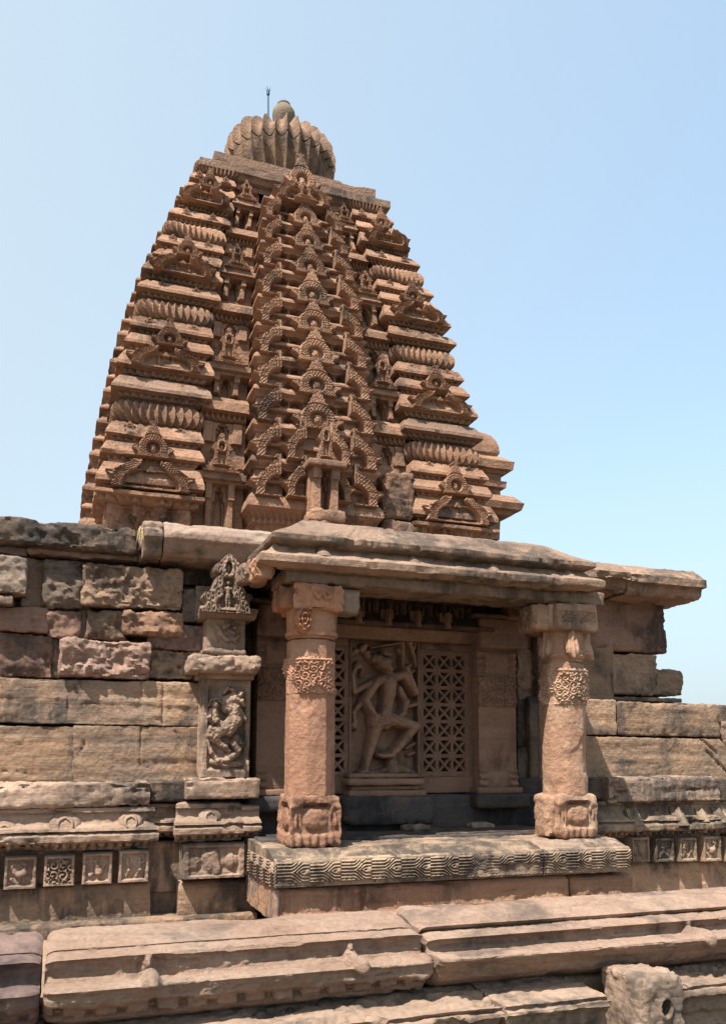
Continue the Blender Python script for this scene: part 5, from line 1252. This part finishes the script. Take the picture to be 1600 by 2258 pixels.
def cop(name, pr, x0, x1, mat, label, seed, **k):
    V, Q, ex = mould_geo(pr, x0, x1, g=.014, gp=.010, seed=seed, amp=.010, chip=.014, layer=.007, **k)
    # rounded worn ends
    for e, s in ((x0, 1), (x1, -1)):
        t = np.clip(1-(V[:, 0]-e)*s/.07, 0, 1); c = np.array([-3.08, 1.0])
        V[:, 1] += (c[0]-V[:, 1])*(t**2.5)*.13; V[:, 2] += (c[1]-V[:, 2])*(t**2.5)*.13
    o = mesh(name, V, Q, M[mat], None, extra=ex, angle=60)
    return tag(o, label, 'coping stone', 'moulded coping stones along the front ledge')
xa = PX(94, 2160, -3.4); xb = PX(958, 2110, -3.4)
cop('coping_stone', pm, -1.9, xa-.012, 'purple', 'purplish coping stone at the far left end of the front ledge', 1, fn=rock(1))
c2_ = cop('coping_stone', pm, xa+.008, xb-.008, 'coping', 'longest pale pinkish coping stone of the front ledge, with two small buds', 2, fn=rock(2))
pr = pp(1300, [(1984, -2.86), (2008, -3.06), (2020, -3.15), (2024, -3.14), (2029, -3.11), (2031, -3.18), (2040, -3.26), (2047, -3.315), (2051, -3.285), (2062, -3.265), (2074, -3.275), (2078, -3.34), (2085, -3.46), (2090, -3.50), (2096, -3.505), (2102, -3.48), (2112, -3.44), (2130, -3.38), (2142, -3.30), (2145, -3.22)])
pr = pr+[(-2.7, pr[-1][1]), (-2.7, pr[0][1])]
def rock3(p):
    a = sm(PZ(1300, 2079, -3.40), PZ(1300, 2068, -3.35), p[..., 2])*sm(PZ(1300, 2046, -3.25), PZ(1300, 2056, -3.28), p[..., 2])
    c = P(1522, 2052, -3.32); u = (p[..., 0]-c[0])/.045; v = (p[..., 2]-c[2])/.045; wv = np.interp(v, [-1.3, -.6, .2, 1.0, 1.5], [.7, 1.1, .7, .5, .2])
    bd = .045*np.clip(1-(np.abs(u)/wv)**2, 0, 1)*sm(-1.3, -.9, v)*sm(1.5, 1.1, v)*(p[..., 1] < -3.1)
    return bd+.030*a*(fbm(p*np.array([6, 12, 12]), 4, 4, .6)*1.4-.3)+.012*fbm(p*np.array([1.2, 5, 18]), 9, 3)
cop('coping_stone', pr, xb+.012, 6.5, 'coping', 'deeply grooved coping stone right of the open joint of the front ledge', 3, fn=rock3)
def bud(px, py, Y, s, mat, par, h_=1.6):
    c = P(px, py, Y); y0 = Y+.02
    def h(U, V):
        u = (U-c[0])/s; v = (V-c[2])/s; w_ = np.interp(v, [-1, -.6, 0, .8, 1.5, 1.7], [.95, 1., .85, .5, .22, .1])
        return np.clip(.75*s*(1-(np.abs(u)/w_)**2.2), -.03, 1)+.02*fbm(p3(U*20, V*20, 1), 3, 3)
    V, Q = relief_geo(c[0]-s*1.1, c[0]+s*1.1, c[2]-s, c[2]+1.7*s, 34, 44, h, lambda U, V, H: p3(U, y0+(V-c[2])*.95-H, V), -.1)
    return mesh('bud', V, Q, M[mat], par, angle=70)
# lower course below the ledge
G2 = 'lower blocks under the front ledge'
def lowprof(x, yt, yr, yb, Yt=-3.28, Yr=-3.66):
    L = [(yt, Yt), ((yt+yr)/2, (Yt+Yr)/2+.02), (yr-4, Yr+.05), (yr, Yr+.01), (yr+3, Yr+.03), (yr+8, Yr+.03), (yr+12, Yr-.02), (yr+24, Yr-.03), (yr+30, Yr+.02), (yr+44, Yr+.03), (yb, Yr+.05)]
    q = pp(x, L); return q+[(-2.7, q[-1][1]), (-2.7, q[0][1])]
q = lowprof(1200, 2160, 2212, 2330)
def low(x0, x1, mat, label, seed, prof=q, **k):
    V, Q, ex = mould_geo(prof, x0, x1, g=.016, gp=.012, seed=seed, amp=.016, chip=.045, layer=.02, **k)
    o = mesh('ledge_block', V, Q, M[mat], None, extra=ex, angle=60); return tag(o, label, 'stone block', G2)
x1_ = PX(1112, 2230, -3.64); x2_ = PX(1342, 2215, -3.64)
low(-1.9, x1_-.01, 'tan', 'long low block in the shade under the coping, at the bottom edge of the photo', 4)
low(x1_+.01, x2_-.0, 'tan', 'short moulded block between the long shaded block and the block with a round hole', 5)
low(PX(1500, 2200, -3.64), 6.5, 'tan', 'moulded block right of the block with a round hole, at the bottom right corner', 6)
Yh = -3.77
A = P(1347, 2165, Yh); B = P(1513, 2258, Yh); Hc = P(1469, 2224, Yh)
def hole(V, n):
    f = np.clip(-n[:, 1], 0, 1); d = np.hypot((V[:, 0]-Hc[0])/.034, (V[:, 2]-Hc[2])/.046)
    return f*(-.16*sm(1.08, .90, d)+.012*bump(d-1.3, .3))
o = box('ledge_block', (PX(1333, 2150, -3.45), Yh, .2), (B[0], -3.40, A[2]), M['tan'], None, r=.03, g=.0095, amp=.014, wear=.03, fn=lambda V, n: hole(V, n)+craggy(.008, 4, 3)(V, n), seed=15, angle=60)
tag(o, 'pale projecting block with a round hole in its face, under the right coping stone', 'stone block', G2)
# support of the ledge down to the ground
fc = thing('ledge_wall', 'rough block wall carrying the ledge down to the ground in front of the terrace', 'wall', (1, -3.3, 0))
box('masonry', (-6, -3.25, 0), (12, -2.75, .80), M['rough'], fc, r=.03, g=.1, amp=.03)

# dry grass hanging from the joint beside the dark capstone
gt = bpy.data.meshes.new('grass_tuft'); gv = []; gf = []; rg = random.Random(3)
g0 = P(312, 1166, -.2)
for i in range(46):
    b = np.array([g0[0]+rg.uniform(-.02, .03), -.2+rg.uniform(-.03, .03), g0[2]+rg.uniform(-.06, .03)]); d = np.array([rg.uniform(-.05, .03), rg.uniform(-.08, -.02), -rg.uniform(.04, .16)]); s = rg.uniform(.002, .004); k = len(gv)
    m_ = b+d*.5+np.array([0, -.02, .03]); gv += [b+(-s, 0, 0), b+(s, 0, 0), m_+(s, 0, 0), m_+(-s, 0, 0), b+d]; gf += [(k, k+1, k+2, k+3), (k+3, k+2, k+4)]
gt.from_pydata([tuple(v) for v in gv], [], gf); gt.materials.append(M['grass'])
go = bpy.data.objects.new('grass_tuft', gt); COL.objects.link(go); tag(go, 'wisp of dry straw in the joint between the dark capstone and the grey cornice', 'grass')
